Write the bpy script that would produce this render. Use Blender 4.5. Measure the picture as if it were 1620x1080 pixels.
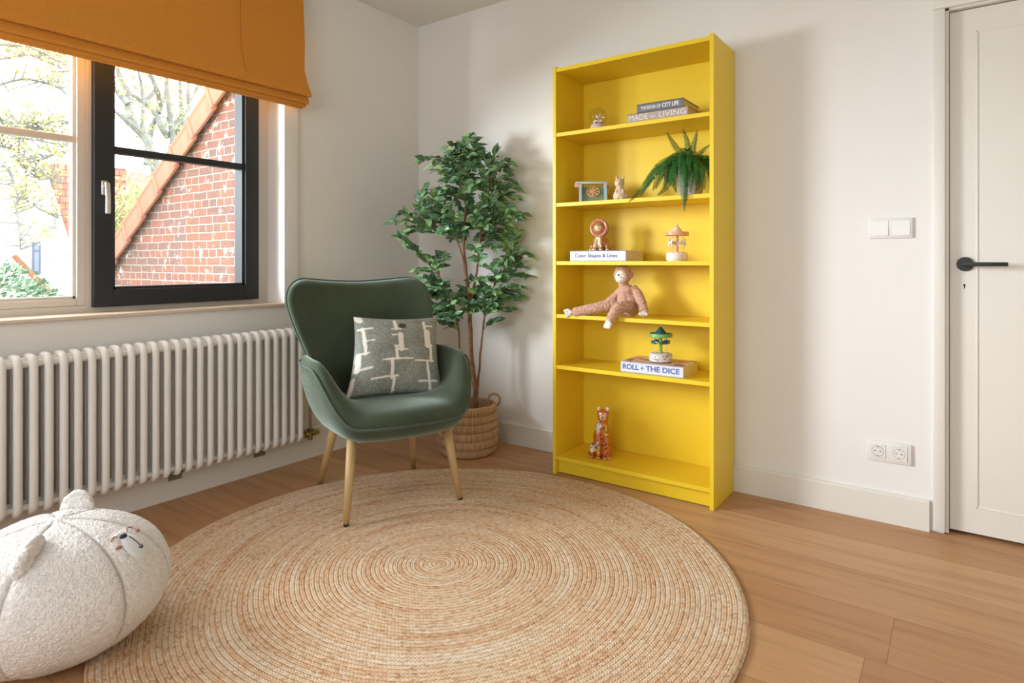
import bpy, bmesh, math, random
from mathutils import Vector, Matrix, noise
random.seed(7)
PI = math.pi
SC = bpy.context.scene
COL = SC.collection
for o in list(bpy.data.objects): bpy.data.objects.remove(o, do_unlink=True)
V = Vector
def srgb(r, g, b):
    f = lambda c: (c/255/12.92) if c/255 <= .04045 else ((c/255+.055)/1.055)**2.4
    return (f(r), f(g), f(b), 1.0)

# ------------------------------------------------------------------ camera, sky, exposure
cam = bpy.data.cameras.new('camera'); co = bpy.data.objects.new('camera', cam); COL.objects.link(co)
co.location = (2.86, -2.93, 1.052); co.rotation_euler = (PI/2, 0, math.radians(35.76))
cam.sensor_width = 36; cam.lens = 983/1620*36; cam.shift_y = -126/1620; cam.clip_start = .05; cam.clip_end = 200
SC.camera = co
world = bpy.data.worlds.new('overcast_sky'); SC.world = world; world.use_nodes = True
bg = world.node_tree.nodes['Background']; bg.inputs[0].default_value = (.93, .97, 1.0, 1); bg.inputs[1].default_value = 6.4
SC.view_settings.view_transform = 'Standard'; SC.view_settings.look = 'None'
SC.view_settings.gamma = 1; SC.view_settings.use_curve_mapping = False
SC.view_settings.exposure = -0.22
def area(name, loc, rot, sx, sy, power, color=(1,1,1), portal=False):
    l = bpy.data.lights.new(name, 'AREA'); l.shape = 'RECTANGLE'; l.size = sx; l.size_y = sy; l.energy = power; l.color = color
    o = bpy.data.objects.new(name, l); COL.objects.link(o); o.location = loc; o.rotation_euler = rot
    if portal: l.cycles.is_portal = True
    return o
# portals only guide the sky light through the two window openings
area('daylight_portal_left', (-.31, -2.3, 1.55), (0, -PI/2, 0), 1.55, 2.7, 1, portal=True)
area('added_fill_rear', (2.0, -5.6, 2.1), (math.radians(72), 0, 0), 2.6, 2.0, 20, (1.0, .97, .93))  # added area lamp outside the rear window, brightens the room beyond the sky
area('added_boost_left', (-1.6, -3.5, 1.75), (math.radians(84), 0, math.radians(-55)), 1.2, 1.2, 380, (.90, .96, 1.0))  # added lamp outside the left window, out of view, strengthens light and shadows
area('daylight_portal_rear', (2.0, -4.86, 1.55), (PI/2, 0, 0), 2.4, 1.5, 1, portal=True)

# ------------------------------------------------------------------ materials
def new_mat(name):
    m = bpy.data.materials.new(name); m.use_nodes = True
    return m, m.node_tree, m.node_tree.nodes['Principled BSDF']
def N(nt, t, **kw):
    n = nt.nodes.new(t)
    for k, v in kw.items():
        if k.startswith('i_'):
            n.inputs[k[2:].replace('_', ' ')].default_value = v
        else: setattr(n, k, v)
    return n
def math_n(nt, op, a, b=None, c=None, clamp=False):
    n = nt.nodes.new('ShaderNodeMath'); n.operation = op; n.use_clamp = clamp
    for i, x in enumerate((a, b, c)):
        if x is None: continue
        if isinstance(x, (int, float)): n.inputs[i].default_value = x
        else: nt.links.new(x, n.inputs[i])
    return n.outputs[0]
def ramp(nt, fac, stops, interp='LINEAR'):
    r = nt.nodes.new('ShaderNodeValToRGB'); r.color_ramp.interpolation = interp
    e = r.color_ramp.elements
    while len(e) > 1: e.remove(e[-1])
    e[0].position = stops[0][0]; e[0].color = stops[0][1]
    for p, c in stops[1:]:
        x = e.new(p); x.color = c
    nt.links.new(fac, r.inputs[0]); return r.outputs[0]
def mixc(nt, fac, a, b, mode='MIX'):
    n = nt.nodes.new('ShaderNodeMix'); n.data_type = 'RGBA'; n.blend_type = mode
    for sock, x in ((n.inputs[0], fac), (n.inputs[6], a), (n.inputs[7], b)):
        if isinstance(x, (int, float, tuple)): sock.default_value = x
        else: nt.links.new(x, sock)
    return n.outputs[2]
def bump(nt, b, h, strength, dist=.01):
    n = nt.nodes.new('ShaderNodeBump'); n.inputs['Strength'].default_value = strength; n.inputs['Distance'].default_value = dist
    nt.links.new(h, n.inputs['Height']); nt.links.new(n.outputs[0], b.inputs['Normal']); return n
def plain(name, col, rough=.5, metal=0, var=.06, nscale=30, bstr=0, bscale=200, sheen=0, coat=0, spec=.5, trans=0, sss=0):
    """base colour with slight procedural variation and optional fine bump"""
    m, nt, b = new_mat(name)
    tc = N(nt, 'ShaderNodeTexCoord'); no = N(nt, 'ShaderNodeTexNoise', i_Scale=nscale, i_Detail=3.0)
    nt.links.new(tc.outputs['Object'], no.inputs['Vector'])
    c = V(col[:3]); d = tuple(c*(1-var))+(1,); u = tuple(min(1, x) for x in c*(1+var))+(1,)
    nt.links.new(ramp(nt, no.outputs[0], [(.3, d), (.7, u)]), b.inputs['Base Color'])
    b.inputs['Roughness'].default_value = rough; b.inputs['Metallic'].default_value = metal
    b.inputs['Sheen Weight'].default_value = sheen; b.inputs['Coat Weight'].default_value = coat
    b.inputs['Specular IOR Level'].default_value = spec; b.inputs['Transmission Weight'].default_value = trans
    if bstr:
        n2 = N(nt, 'ShaderNodeTexNoise', i_Scale=bscale, i_Detail=4.0); nt.links.new(tc.outputs['Object'], n2.inputs['Vector'])
        bump(nt, b, n2.outputs[0], bstr, .003)
    return m
def attr_mat(name, rough=.5, bstr=0, bscale=300, coat=0, sheen=0, spec=.5, layer='pattern'):
    m, nt, b = new_mat(name)
    a = N(nt, 'ShaderNodeAttribute', attribute_name=layer); nt.links.new(a.outputs['Color'], b.inputs['Base Color'])
    b.inputs['Roughness'].default_value = rough; b.inputs['Coat Weight'].default_value = coat; b.inputs['Sheen Weight'].default_value = sheen
    b.inputs['Specular IOR Level'].default_value = spec
    if bstr:
        tc = N(nt, 'ShaderNodeTexCoord'); n2 = N(nt, 'ShaderNodeTexNoise', i_Scale=bscale, i_Detail=3.0)
        nt.links.new(tc.outputs['Object'], n2.inputs['Vector']); bump(nt, b, n2.outputs[0], bstr, .004)
    return m
M = {}
M['wall'] = plain('white_wall_paint', (.82, .80, .77, 1), .75, var=.012, nscale=3, bstr=.05, bscale=160, spec=.25)
M['ceiling'] = plain('white_ceiling_paint', (.80, .775, .735, 1), .85, var=.01, nscale=3, spec=.2)
M['trim'] = plain('cream_white_satin_paint', (.76, .73, .67, 1), .42, var=.01, nscale=4)
M['door'] = plain('cream_white_door_paint', (.76, .73, .66, 1), .45, var=.012, nscale=3)
M['frame'] = plain('beige_window_frame_paint', (.66, .60, .53, 1), .45, var=.02, nscale=4)
M['dark'] = plain('anthracite_frame_paint', (.020, .023, .027, 1), .48, spec=.35, var=.04, nscale=8)
M['rad'] = plain('white_radiator_enamel', (.86, .84, .80, 1), .35, var=.01)
M['plastic'] = plain('white_switch_plastic', (.78, .76, .73, 1), .3, var=.01)
M['grey_pl'] = plain('grey_socket_recess', (.55, .53, .50, 1), .4, var=.02)
M['black'] = plain('matt_black_metal', (.012, .012, .013, 1), .42, var=.05)
M['darkgap'] = plain('dark_gap', (.01, .008, .006, 1), .9)
M['steel'] = plain('brushed_nickel', (.62, .60, .56, 1), .32, metal=1, var=.04)
M['brass'] = plain('aged_brass', (.36, .27, .13, 1), .38, metal=1, var=.1)
M['pipe'] = plain('dull_steel_pipe', (.42, .37, .30, 1), .4, metal=1, var=.05)
M['yellow'] = plain('yellow_lacquer', (.84, .585, .023, 1), .42, var=.015, nscale=4, spec=.4)
M['pole'] = plain('dowel_hole_shade', (.30, .17, .01, 1), .8)
M['legwood'] = plain('pale_beech_leg', (.52, .34, .15, 1), .45, var=.08, nscale=12)
M['terra'] = plain('orange_clay_tile', (.33, .125, .07, 1), .7, var=.25, nscale=6, bstr=.3, bscale=30)
M['redroof'] = None
M['render'] = plain('white_house_render', (.80, .80, .80, 1), .8, var=.02, nscale=2)
M['bark'] = plain('brown_ficus_bark', (.22, .105, .05, 1), .75, var=.35, nscale=40, bstr=.6, bscale=70)
M['outbark'] = plain('grey_tree_bark', (.22, .22, .20, 1), .85, var=.3, nscale=5)
M['soil'] = plain('dark_moss_soil', (.05, .035, .02, 1), .95, var=.4, nscale=60, bstr=.8, bscale=120)
M['potcer'] = plain('glossy_pinkish_ceramic', (.55, .47, .46, 1), .15, var=.05, coat=.5)
M['paper'] = plain('cream_page_block', (.72, .62, .42, 1), .8, var=.05, nscale=90)
M['cream'] = plain('cream_plush', (.84, .76, .64, 1), .9, var=.06, nscale=80, bstr=.5, bscale=400, sheen=.3)
M['whiteplush'] = plain('white_plush', (.75, .70, .66, 1), .9, var=.1, nscale=60, bstr=.5, bscale=400, sheen=.3)
M['fur'] = plain('pink_brown_plush_fur', (.60, .34, .235, 1), .9, var=.32, nscale=110, bstr=1, bscale=260, sheen=.35)
M['blackeye'] = plain('black_glass_eye', (.01, .01, .01, 1), .1, coat=1)
M['bunny'] = plain('sand_coloured_silicone', (.66, .50, .34, 1), .55, var=.02)
M['white_en'] = plain('white_glazed_wood', (.80, .74, .68, 1), .35, var=.03, nscale=60)
M['peach'] = plain('peach_painted_wood', (.75, .36, .22, 1), .4, var=.04)
M['peachpale'] = plain('pale_blush_wood', (.80, .66, .55, 1), .4, var=.03)
M['teal'] = plain('dark_teal_painted_wood', (.015, .12, .14, 1), .35, var=.2, nscale=90)
M['lime'] = plain('leaf_green_painted_wood', (.20, .42, .10, 1), .4, var=.05)
M['paleblue'] = plain('pale_blue_painted_wood', (.45, .56, .62, 1), .5, var=.03)
M['sage'] = plain('sage_green_painted_wood', (.20, .27, .17, 1), .5, var=.03)
M['pinewood'] = plain('natural_pine_dial', (.68, .42, .20, 1), .5, var=.05, nscale=60)
M['pinkwood'] = plain('dusty_pink_painted_wood', (.62, .36, .28, 1), .5, var=.03)
M['inkblue'] = plain('blue_print', (.06, .10, .38, 1), .6, var=0)
M['inkdark'] = plain('dark_slate_print', (.07, .08, .12, 1), .6, var=0)
M['inkwhite'] = plain('white_print', (.80, .80, .78, 1), .6, var=0)
M['inkpale'] = plain('pale_print', (.80, .74, .70, 1), .6, var=0)
M['navy'] = plain('navy_felt', (.025, .035, .07, 1), .9)
M['rosefelt'] = plain('rose_brown_felt', (.42, .20, .15, 1), .95, var=.2, nscale=90)
M['snout'] = plain('white_felt', (.74, .74, .76, 1), .8, var=.02, sheen=.2)
M['lawn'] = plain('garden_ground', (.16, .20, .09, 1), .95, var=.3, nscale=2)
M['glassin'] = plain('pink_base_glaze', (.66, .47, .45, 1), .35)

def glass_mat(name, tint=(1, 1, 1, 1), refl=.06):
    m, nt, b = new_mat(name); nt.nodes.remove(b)
    out = [n for n in nt.nodes if n.type == 'OUTPUT_MATERIAL'][0]
    t = N(nt, 'ShaderNodeBsdfTransparent'); t.inputs[0].default_value = tint
    g = N(nt, 'ShaderNodeBsdfGlossy'); g.inputs['Roughness'].default_value = .02
    lw0 = N(nt, 'ShaderNodeLayerWeight'); lw0.inputs[0].default_value = .5
    lw = N(nt, 'ShaderNodeMath', operation='MULTIPLY_ADD'); nt.links.new(math_n(nt, 'POWER', lw0.outputs[1], 4.0), lw.inputs[0]); lw.inputs[1].default_value = .35; lw.inputs[2].default_value = .04
    mx = N(nt, 'ShaderNodeMixShader'); nt.links.new(lw.outputs[0], mx.inputs[0]); nt.links.new(t.outputs[0], mx.inputs[1]); nt.links.new(g.outputs[0], mx.inputs[2])
    nt.links.new(mx.outputs[0], out.inputs[0]); return m
M['glass'] = glass_mat('window_glass', (.97, .98, .985, 1))
M['globe'] = glass_mat('clear_globe_glass', (.93, .93, .90, 1))

def floor_mat():
    m, nt, b = new_mat('oak_plank_floor')
    tc = N(nt, 'ShaderNodeTexCoord'); sp = N(nt, 'ShaderNodeSeparateXYZ'); nt.links.new(tc.outputs['Object'], sp.inputs[0])
    x, y = sp.outputs[0], sp.outputs[1]
    yy = math_n(nt, 'MULTIPLY', math_n(nt, 'ADD', y, 10.0+.4), 1/.26)          # plank rows edge at y=-.40-.26k
    row = math_n(nt, 'FLOOR', yy); fy = math_n(nt, 'FRACT', yy)
    w1 = N(nt, 'ShaderNodeTexWhiteNoise', noise_dimensions='1D'); nt.links.new(row, w1.inputs['W'])
    off = math_n(nt, 'MULTIPLY', w1.outputs[0], 2.2)
    xx = math_n(nt, 'MULTIPLY', math_n(nt, 'ADD', math_n(nt, 'ADD', x, off), 20.0+.35), 1/2.2)
    pl = math_n(nt, 'FLOOR', xx); fx = math_n(nt, 'FRACT', xx)
    cid = N(nt, 'ShaderNodeCombineXYZ'); nt.links.new(row, cid.inputs[0]); nt.links.new(pl, cid.inputs[1])
    w2 = N(nt, 'ShaderNodeTexWhiteNoise', noise_dimensions='3D'); nt.links.new(cid.outputs[0], w2.inputs[0])
    # grain
    gv = N(nt, 'ShaderNodeCombineXYZ')
    nt.links.new(math_n(nt, 'ADD', math_n(nt, 'MULTIPLY', x, 1.1), math_n(nt, 'MULTIPLY', w2.outputs[0], 37.0)), gv.inputs[0])
    nt.links.new(math_n(nt, 'MULTIPLY', y, 16.0), gv.inputs[1]); nt.links.new(math_n(nt, 'MULTIPLY', w2.outputs[0], 9.0), gv.inputs[2])
    g1 = N(nt, 'ShaderNodeTexNoise', i_Scale=1.3, i_Detail=5.0, i_Roughness=.62, i_Distortion=.35); nt.links.new(gv.outputs[0], g1.inputs['Vector'])
    g2v = N(nt, 'ShaderNodeVectorMath', operation='MULTIPLY'); nt.links.new(gv.outputs[0], g2v.inputs[0]); g2v.inputs[1].default_value = (2.2, 9, 1)
    g2 = N(nt, 'ShaderNodeTexNoise', i_Scale=1.5, i_Detail=3.0); nt.links.new(g2v.outputs[0], g2.inputs['Vector'])
    base = ramp(nt, w2.outputs[0], [(0, srgb(176, 128, 86)), (.5, srgb(188, 142, 100)), (1, srgb(199, 155, 113))])
    gr = ramp(nt, g1.outputs[0], [(.25, (.62, .54, .48, 1)), (.5, (1, 1, 1, 1)), (.75, (1.1, 1.06, 1.0, 1))])
    c = mixc(nt, .62, base, gr, 'MULTIPLY')
    fine = ramp(nt, g2.outputs[0], [(.35, (.88, .85, .82, 1)), (.65, (1.05, 1.05, 1.05, 1))])
    c = mixc(nt, .6, c, fine, 'MULTIPLY')
    ey = math_n(nt, 'MINIMUM', fy, math_n(nt, 'SUBTRACT', 1.0, fy)); ex = math_n(nt, 'MINIMUM', fx, math_n(nt, 'SUBTRACT', 1.0, fx))
    gap = math_n(nt, 'MINIMUM', math_n(nt, 'MULTIPLY', ey, .26), math_n(nt, 'MULTIPLY', ex, 2.2))
    gm = math_n(nt, 'LESS_THAN', gap, .0011)
    c = mixc(nt, math_n(nt, 'MULTIPLY', gm, .6), c, (.10, .055, .03, 1))
    nt.links.new(c, b.inputs['Base Color']); b.inputs['Roughness'].default_value = .40; b.inputs['Specular IOR Level'].default_value = .35
    nt.links.new(ramp(nt, g1.outputs[0], [(.3, (.46, .46, .46, 1)), (.7, (.36, .36, .36, 1))]), b.inputs['Roughness'])
    bump(nt, b, math_n(nt, 'SUBTRACT', math_n(nt, 'MULTIPLY', g2.outputs[0], .15), gm), .18, .002)
    return m
M['floor'] = floor_mat()

def rug_mat():
    m, nt, b = new_mat('braided_jute')
    tc = N(nt, 'ShaderNodeTexCoord'); sp = N(nt, 'ShaderNodeSeparateXYZ'); nt.links.new(tc.outputs['Object'], sp.inputs[0])
    x, y = sp.outputs[0], sp.outputs[1]
    wob = N(nt, 'ShaderNodeTexNoise', i_Scale=1.6, i_Detail=1.0); nt.links.new(tc.outputs['Object'], wob.inputs['Vector'])
    r0 = math_n(nt, 'SQRT', math_n(nt, 'ADD', math_n(nt, 'MULTIPLY', x, x), math_n(nt, 'MULTIPLY', y, y)))
    r = math_n(nt, 'ADD', r0, math_n(nt, 'MULTIPLY', math_n(nt, 'SUBTRACT', wob.outputs[0], .5), .035))
    th = math_n(nt, 'ARCTAN2', y, x)
    P = .0150
    t = math_n(nt, 'ADD', math_n(nt, 'MULTIPLY', r, 1/P), math_n(nt, 'MULTIPLY', th, 1/(2*PI)))
    idx = math_n(nt, 'FLOOR', t); fr = math_n(nt, 'FRACT', t)
    arc = math_n(nt, 'MULTIPLY', math_n(nt, 'MULTIPLY', math_n(nt, 'ADD', idx, .5), P), th)     # length along this coil
    # braid: chevron cells
    ch = math_n(nt, 'ABSOLUTE', math_n(nt, 'SUBTRACT', fr, .5))
    s = math_n(nt, 'ADD', math_n(nt, 'MULTIPLY', arc, 1/.011), math_n(nt, 'MULTIPLY', ch, 1.3))
    side = math_n(nt, 'MULTIPLY', math_n(nt, 'GREATER_THAN', fr, .5), .5)
    s = math_n(nt, 'ADD', s, side)
    fs = math_n(nt, 'FRACT', s); cell = math_n(nt, 'FLOOR', s)
    strand = math_n(nt, 'SINE', math_n(nt, 'MULTIPLY', fs, PI))
    prof = math_n(nt, 'ABSOLUTE', math_n(nt, 'SINE', math_n(nt, 'MULTIPLY', fr, 2*PI)))
    coil = math_n(nt, 'SINE', math_n(nt, 'MULTIPLY', fr, PI))
    # colour by coil and slow change along it
    cv = N(nt, 'ShaderNodeCombineXYZ'); nt.links.new(math_n(nt, 'MULTIPLY', idx, .62), cv.inputs[0]); nt.links.new(math_n(nt, 'MULTIPLY', arc, 1.3), cv.inputs[1])
    n1 = N(nt, 'ShaderNodeTexNoise', i_Scale=1.0, i_Detail=2.0); nt.links.new(cv.outputs[0], n1.inputs['Vector'])
    c = ramp(nt, n1.outputs[0], [(.30, srgb(186, 134, 92)), (.40, srgb(216, 166, 124)), (.47, srgb(226, 190, 152)), (.56, srgb(226, 198, 164)), (.68, srgb(238, 222, 200))])
    cv2 = N(nt, 'ShaderNodeCombineXYZ'); nt.links.new(idx, cv2.inputs[0]); nt.links.new(cell, cv2.inputs[1]); nt.links.new(side, cv2.inputs[2])
    w = N(nt, 'ShaderNodeTexWhiteNoise', noise_dimensions='3D'); nt.links.new(cv2.outputs[0], w.inputs[0])
    cc = ramp(nt, w.outputs[0], [(0, srgb(150, 116, 92)), (.03, srgb(186, 142, 106)), (.2, srgb(224, 182, 144)), (.6, srgb(236, 206, 172)), (.93, srgb(244, 226, 202)), (1, srgb(250, 242, 230))])
    c = mixc(nt, .5, c, cc)
    big = N(nt, 'ShaderNodeTexNoise', i_Scale=2.4, i_Detail=2.0); nt.links.new(tc.outputs['Object'], big.inputs['Vector'])
    c = mixc(nt, .5, c, ramp(nt, big.outputs[0], [(.3, (.90, .86, .82, 1)), (.6, (1.03, 1.03, 1.03, 1))]), 'MULTIPLY')
    fib = N(nt, 'ShaderNodeTexNoise', i_Scale=420.0, i_Detail=2.0); nt.links.new(tc.outputs['Object'], fib.inputs['Vector'])
    c = mixc(nt, .45, c, ramp(nt, fib.outputs[0], [(.35, (.80, .76, .72, 1)), (.65, (1.12, 1.12, 1.12, 1))]), 'MULTIPLY')
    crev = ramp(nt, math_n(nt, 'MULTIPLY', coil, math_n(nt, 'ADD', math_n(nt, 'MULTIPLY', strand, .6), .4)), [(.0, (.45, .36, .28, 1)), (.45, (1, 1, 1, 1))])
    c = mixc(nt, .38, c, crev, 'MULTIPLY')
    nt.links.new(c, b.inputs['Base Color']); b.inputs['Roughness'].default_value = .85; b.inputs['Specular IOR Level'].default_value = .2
    h = math_n(nt, 'ADD', math_n(nt, 'MULTIPLY', coil, 1.0), math_n(nt, 'MULTIPLY', math_n(nt, 'MULTIPLY', strand, prof), .8))
    h = math_n(nt, 'ADD', h, math_n(nt, 'MULTIPLY', fib.outputs[0], .5))
    bump(nt, b, h, .65, .004)
    return m
M['rug'] = rug_mat()

def cord_mat():
    m, nt, b = new_mat('green_corduroy')
    tc = N(nt, 'ShaderNodeTexCoord'); sp = N(nt, 'ShaderNodeSeparateXYZ'); nt.links.new(tc.outputs['Object'], sp.inputs[0])
    s = math_n(nt, 'SINE', math_n(nt, 'MULTIPLY', sp.outputs[1], 2*PI/.0042))
    no = N(nt, 'ShaderNodeTexNoise', i_Scale=5.0, i_Detail=3.0); nt.links.new(tc.outputs['Object'], no.inputs['Vector'])
    n2 = N(nt, 'ShaderNodeTexNoise', i_Scale=500.0, i_Detail=2.0); nt.links.new(tc.outputs['Object'], n2.inputs['Vector'])
    c = ramp(nt, no.outputs[0], [(.3, srgb(66, 75, 58)), (.7, srgb(77, 87, 69))])
    c = mixc(nt, .35, c, ramp(nt, math_n(nt, 'ADD', math_n(nt, 'MULTIPLY', s, .5), .5), [(0, (.6, .6, .6, 1)), (1, (1.1, 1.1, 1.1, 1))]), 'MULTIPLY')
    nt.links.new(c, b.inputs['Base Color']); b.inputs['Roughness'].default_value = .95; b.inputs['Specular IOR Level'].default_value = .06
    b.inputs['Sheen Weight'].default_value = .85; b.inputs['Sheen Roughness'].default_value = .38; b.inputs['Sheen Tint'].default_value = (.74, .88, .80, 1)
    bump(nt, b, math_n(nt, 'ADD', s, n2.outputs[0]), .35, .0012)
    return m
M['cord'] = cord_mat()
M['piping'] = plain('dark_green_piping', srgb(64, 78, 64), .8, sheen=.2)

def blind_mat():
    m, nt, b = new_mat('ochre_linen')
    tc = N(nt, 'ShaderNodeTexCoord')
    out = []
    for sc in ((3, 60, 900), (3, 900, 60)):
        mp = N(nt, 'ShaderNodeMapping'); mp.inputs['Scale'].default_value = sc; nt.links.new(tc.outputs['Object'], mp.inputs[0])
        n = N(nt, 'ShaderNodeTexNoise', i_Scale=1.0, i_Detail=2.0); nt.links.new(mp.outputs[0], n.inputs['Vector']); out.append(n.outputs[0])
    a = math_n(nt, 'MULTIPLY', math_n(nt, 'ADD', out[0], out[1]), .5)
    c = ramp(nt, a, [(.35, srgb(206, 132, 44)), (.65, srgb(228, 154, 62))])
    nt.links.new(c, b.inputs['Base Color']); b.inputs['Roughness'].default_value = .85; b.inputs['Specular IOR Level'].default_value = .2
    b.inputs['Sheen Weight'].default_value = .1
    bump(nt, b, a, .3, .001)
    tr = N(nt, 'ShaderNodeBsdfTranslucent'); tr.inputs[0].default_value = srgb(205, 112, 20)
    mx = N(nt, 'ShaderNodeMixShader'); mx.inputs[0].default_value = .05
    o = [n for n in nt.nodes if n.type == 'OUTPUT_MATERIAL'][0]
    nt.links.new(b.outputs[0], mx.inputs[1]); nt.links.new(tr.outputs[0], mx.inputs[2]); nt.links.new(mx.outputs[0], o.inputs[0])
    return m
M['blind'] = blind_mat()

def brick_mat():
    m, nt, b = new_mat('old_red_brick')
    tc = N(nt, 'ShaderNodeTexCoord'); sp = N(nt, 'ShaderNodeSeparateXYZ'); nt.links.new(tc.outputs['Object'], sp.inputs[0])
    wv = N(nt, 'ShaderNodeTexNoise', i_Scale=9.0, i_Detail=2.0); nt.links.new(tc.outputs['Object'], wv.inputs['Vector'])
    w = math_n(nt, 'MULTIPLY', math_n(nt, 'SUBTRACT', wv.outputs[0], .5), .014)
    cv = N(nt, 'ShaderNodeCombineXYZ'); nt.links.new(math_n(nt, 'ADD', sp.outputs[0], w), cv.inputs[0]); nt.links.new(math_n(nt, 'ADD', sp.outputs[2], w), cv.inputs[1])
    br = N(nt, 'ShaderNodeTexBrick'); nt.links.new(cv.outputs[0], br.inputs['Vector'])
    br.inputs['Scale'].default_value = 1; br.inputs['Brick Width'].default_value = .205; br.inputs['Row Height'].default_value = .0665
    br.inputs['Mortar Size'].default_value = .006; br.inputs['Mortar Smooth'].default_value = .25; br.inputs['Bias'].default_value = 0
    br.offset = .42; br.squash = .55; br.squash_frequency = 3
    br.inputs['Color1'].default_value = srgb(138, 84, 66); br.inputs['Color2'].default_value = srgb(110, 82, 74); br.inputs['Mortar'].default_value = srgb(150, 144, 134)
    n2 = N(nt, 'ShaderNodeTexNoise', i_Scale=40.0, i_Detail=4.0); nt.links.new(tc.outputs['Object'], n2.inputs['Vector'])
    c = mixc(nt, .7, br.outputs[0], ramp(nt, n2.outputs[0], [(.3, (.7, .7, .7, 1)), (.7, (1.2, 1.2, 1.2, 1))]), 'MULTIPLY')
    eff = N(nt, 'ShaderNodeTexNoise', i_Scale=11.0, i_Detail=5.0); nt.links.new(tc.outputs['Object'], eff.inputs['Vector'])
    c = mixc(nt, ramp(nt, eff.outputs[0], [(.62, (0, 0, 0, 1)), (.72, (.8, .8, .8, 1))]), c, srgb(205, 196, 186))
    nt.links.new(c, b.inputs['Base Color']); b.inputs['Roughness'].default_value = .85
    bump(nt, b, math_n(nt, 'SUBTRACT', math_n(nt, 'MULTIPLY', n2.outputs[0], .3), br.outputs['Fac']), 1.0, .014)
    return m
M['brick'] = brick_mat()

def tile_roof_mat(name, c1, c2, s=1.0):
    m, nt, b = new_mat(name)
    tc = N(nt, 'ShaderNodeTexCoord'); sp = N(nt, 'ShaderNodeSeparateXYZ'); nt.links.new(tc.outputs['Object'], sp.inputs[0])
    cv = N(nt, 'ShaderNodeCombineXYZ'); nt.links.new(sp.outputs[1], cv.inputs[0]); nt.links.new(sp.outputs[2], cv.inputs[1])
    br = N(nt, 'ShaderNodeTexBrick'); nt.links.new(cv.outputs[0], br.inputs['Vector']); br.inputs['Scale'].default_value = s
    br.inputs['Brick Width'].default_value = .24; br.inputs['Row Height'].default_value = .16; br.inputs['Mortar Size'].default_value = .010
    br.inputs['Color1'].default_value = c1; br.inputs['Color2'].default_value = c2; br.inputs['Mortar'].default_value = tuple(x*.5 for x in c1[:3])+(1,)
    nt.links.new(br.outputs[0], b.inputs['Base Color']); b.inputs['Roughness'].default_value = .6
    bump(nt, b, br.outputs['Fac'], .6, .03); return m
M['redroof'] = tile_roof_mat('red_pantile_roof', srgb(178, 108, 90), srgb(192, 128, 108))
M['slate'] = tile_roof_mat('blue_slate_roof', srgb(92, 102, 116), srgb(108, 120, 134))

def boucle_mat():
    m, nt, b = new_mat('cream_boucle_fleece')
    tc = N(nt, 'ShaderNodeTexCoord')
    vo = N(nt, 'ShaderNodeTexVoronoi', i_Scale=170.0); nt.links.new(tc.outputs['Object'], vo.inputs['Vector'])
    no = N(nt, 'ShaderNodeTexNoise', i_Scale=130.0, i_Detail=4.0, i_Distortion=1.2); nt.links.new(tc.outputs['Object'], no.inputs['Vector'])
    a = N(nt, 'ShaderNodeAttribute', attribute_name='pattern')
    c = ramp(nt, no.outputs[0], [(.3, srgb(224, 216, 210)), (.6, srgb(246, 243, 240))])
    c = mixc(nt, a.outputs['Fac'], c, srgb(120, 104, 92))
    nt.links.new(c, b.inputs['Base Color']); b.inputs['Roughness'].default_value = .95; b.inputs['Sheen Weight'].default_value = .25; b.inputs['Specular IOR Level'].default_value = .1
    bump(nt, b, math_n(nt, 'ADD', no.outputs[0], math_n(nt, 'MULTIPLY', vo.outputs[0], -.5)), .8, .006)
    return m
M['boucle'] = boucle_mat()

def basket_mat():
    m, nt, b = new_mat('wrapped_raffia')
    tc = N(nt, 'ShaderNodeTexCoord'); sp = N(nt, 'ShaderNodeSeparateXYZ'); nt.links.new(tc.outputs['Object'], sp.inputs[0])
    th = math_n(nt, 'ARCTAN2', sp.outputs[1], sp.outputs[0])
    band = math_n(nt, 'FLOOR', math_n(nt, 'MULTIPLY', sp.outputs[2], 1/.044))
    cv = N(nt, 'ShaderNodeCombineXYZ'); nt.links.new(math_n(nt, 'MULTIPLY', th, 42.0), cv.inputs[0]); nt.links.new(math_n(nt, 'MULTIPLY', band, 5.3), cv.inputs[1]); nt.links.new(math_n(nt, 'MULTIPLY', sp.outputs[2], 9.0), cv.inputs[2])
    no = N(nt, 'ShaderNodeTexNoise', i_Scale=1.0, i_Detail=3.0); nt.links.new(cv.outputs[0], no.inputs['Vector'])
    s = math_n(nt, 'SINE', math_n(nt, 'ADD', math_n(nt, 'MULTIPLY', th, 150.0), math_n(nt, 'MULTIPLY', no.outputs[0], 5.0)))
    c = ramp(nt, no.outputs[0], [(.25, srgb(138, 96, 62)), (.42, srgb(200, 156, 112)), (.6, srgb(216, 176, 132)), (.8, srgb(230, 196, 156))])
    c = mixc(nt, .45, c, ramp(nt, math_n(nt, 'ADD', math_n(nt, 'MULTIPLY', s, .5), .5), [(0, (.6, .52, .45, 1)), (.5, (1, 1, 1, 1))]), 'MULTIPLY')
    nt.links.new(c, b.inputs['Base Color']); b.inputs['Roughness'].default_value = .7
    bump(nt, b, math_n(nt, 'ADD', s, math_n(nt, 'MULTIPLY', no.outputs[0], 2.0)), .7, .003)
    return m
M['basket'] = basket_mat()
M['leaf'] = attr_mat('variegated_ficus_leaf', .42, spec=.4)
M['fernleaf'] = attr_mat('dark_fern_frond', .5, spec=.35)
M['springleaf'] = attr_mat('pale_spring_leaf', .6)
M['weave'] = attr_mat('grey_white_woven_cover', .95, spec=.1, sheen=.15, bstr=.7, bscale=450)
M['glazed'] = attr_mat('painted_glazed_ceramic', .12, coat=.6)
M['painted'] = attr_mat('painted_pattern', .45)

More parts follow.
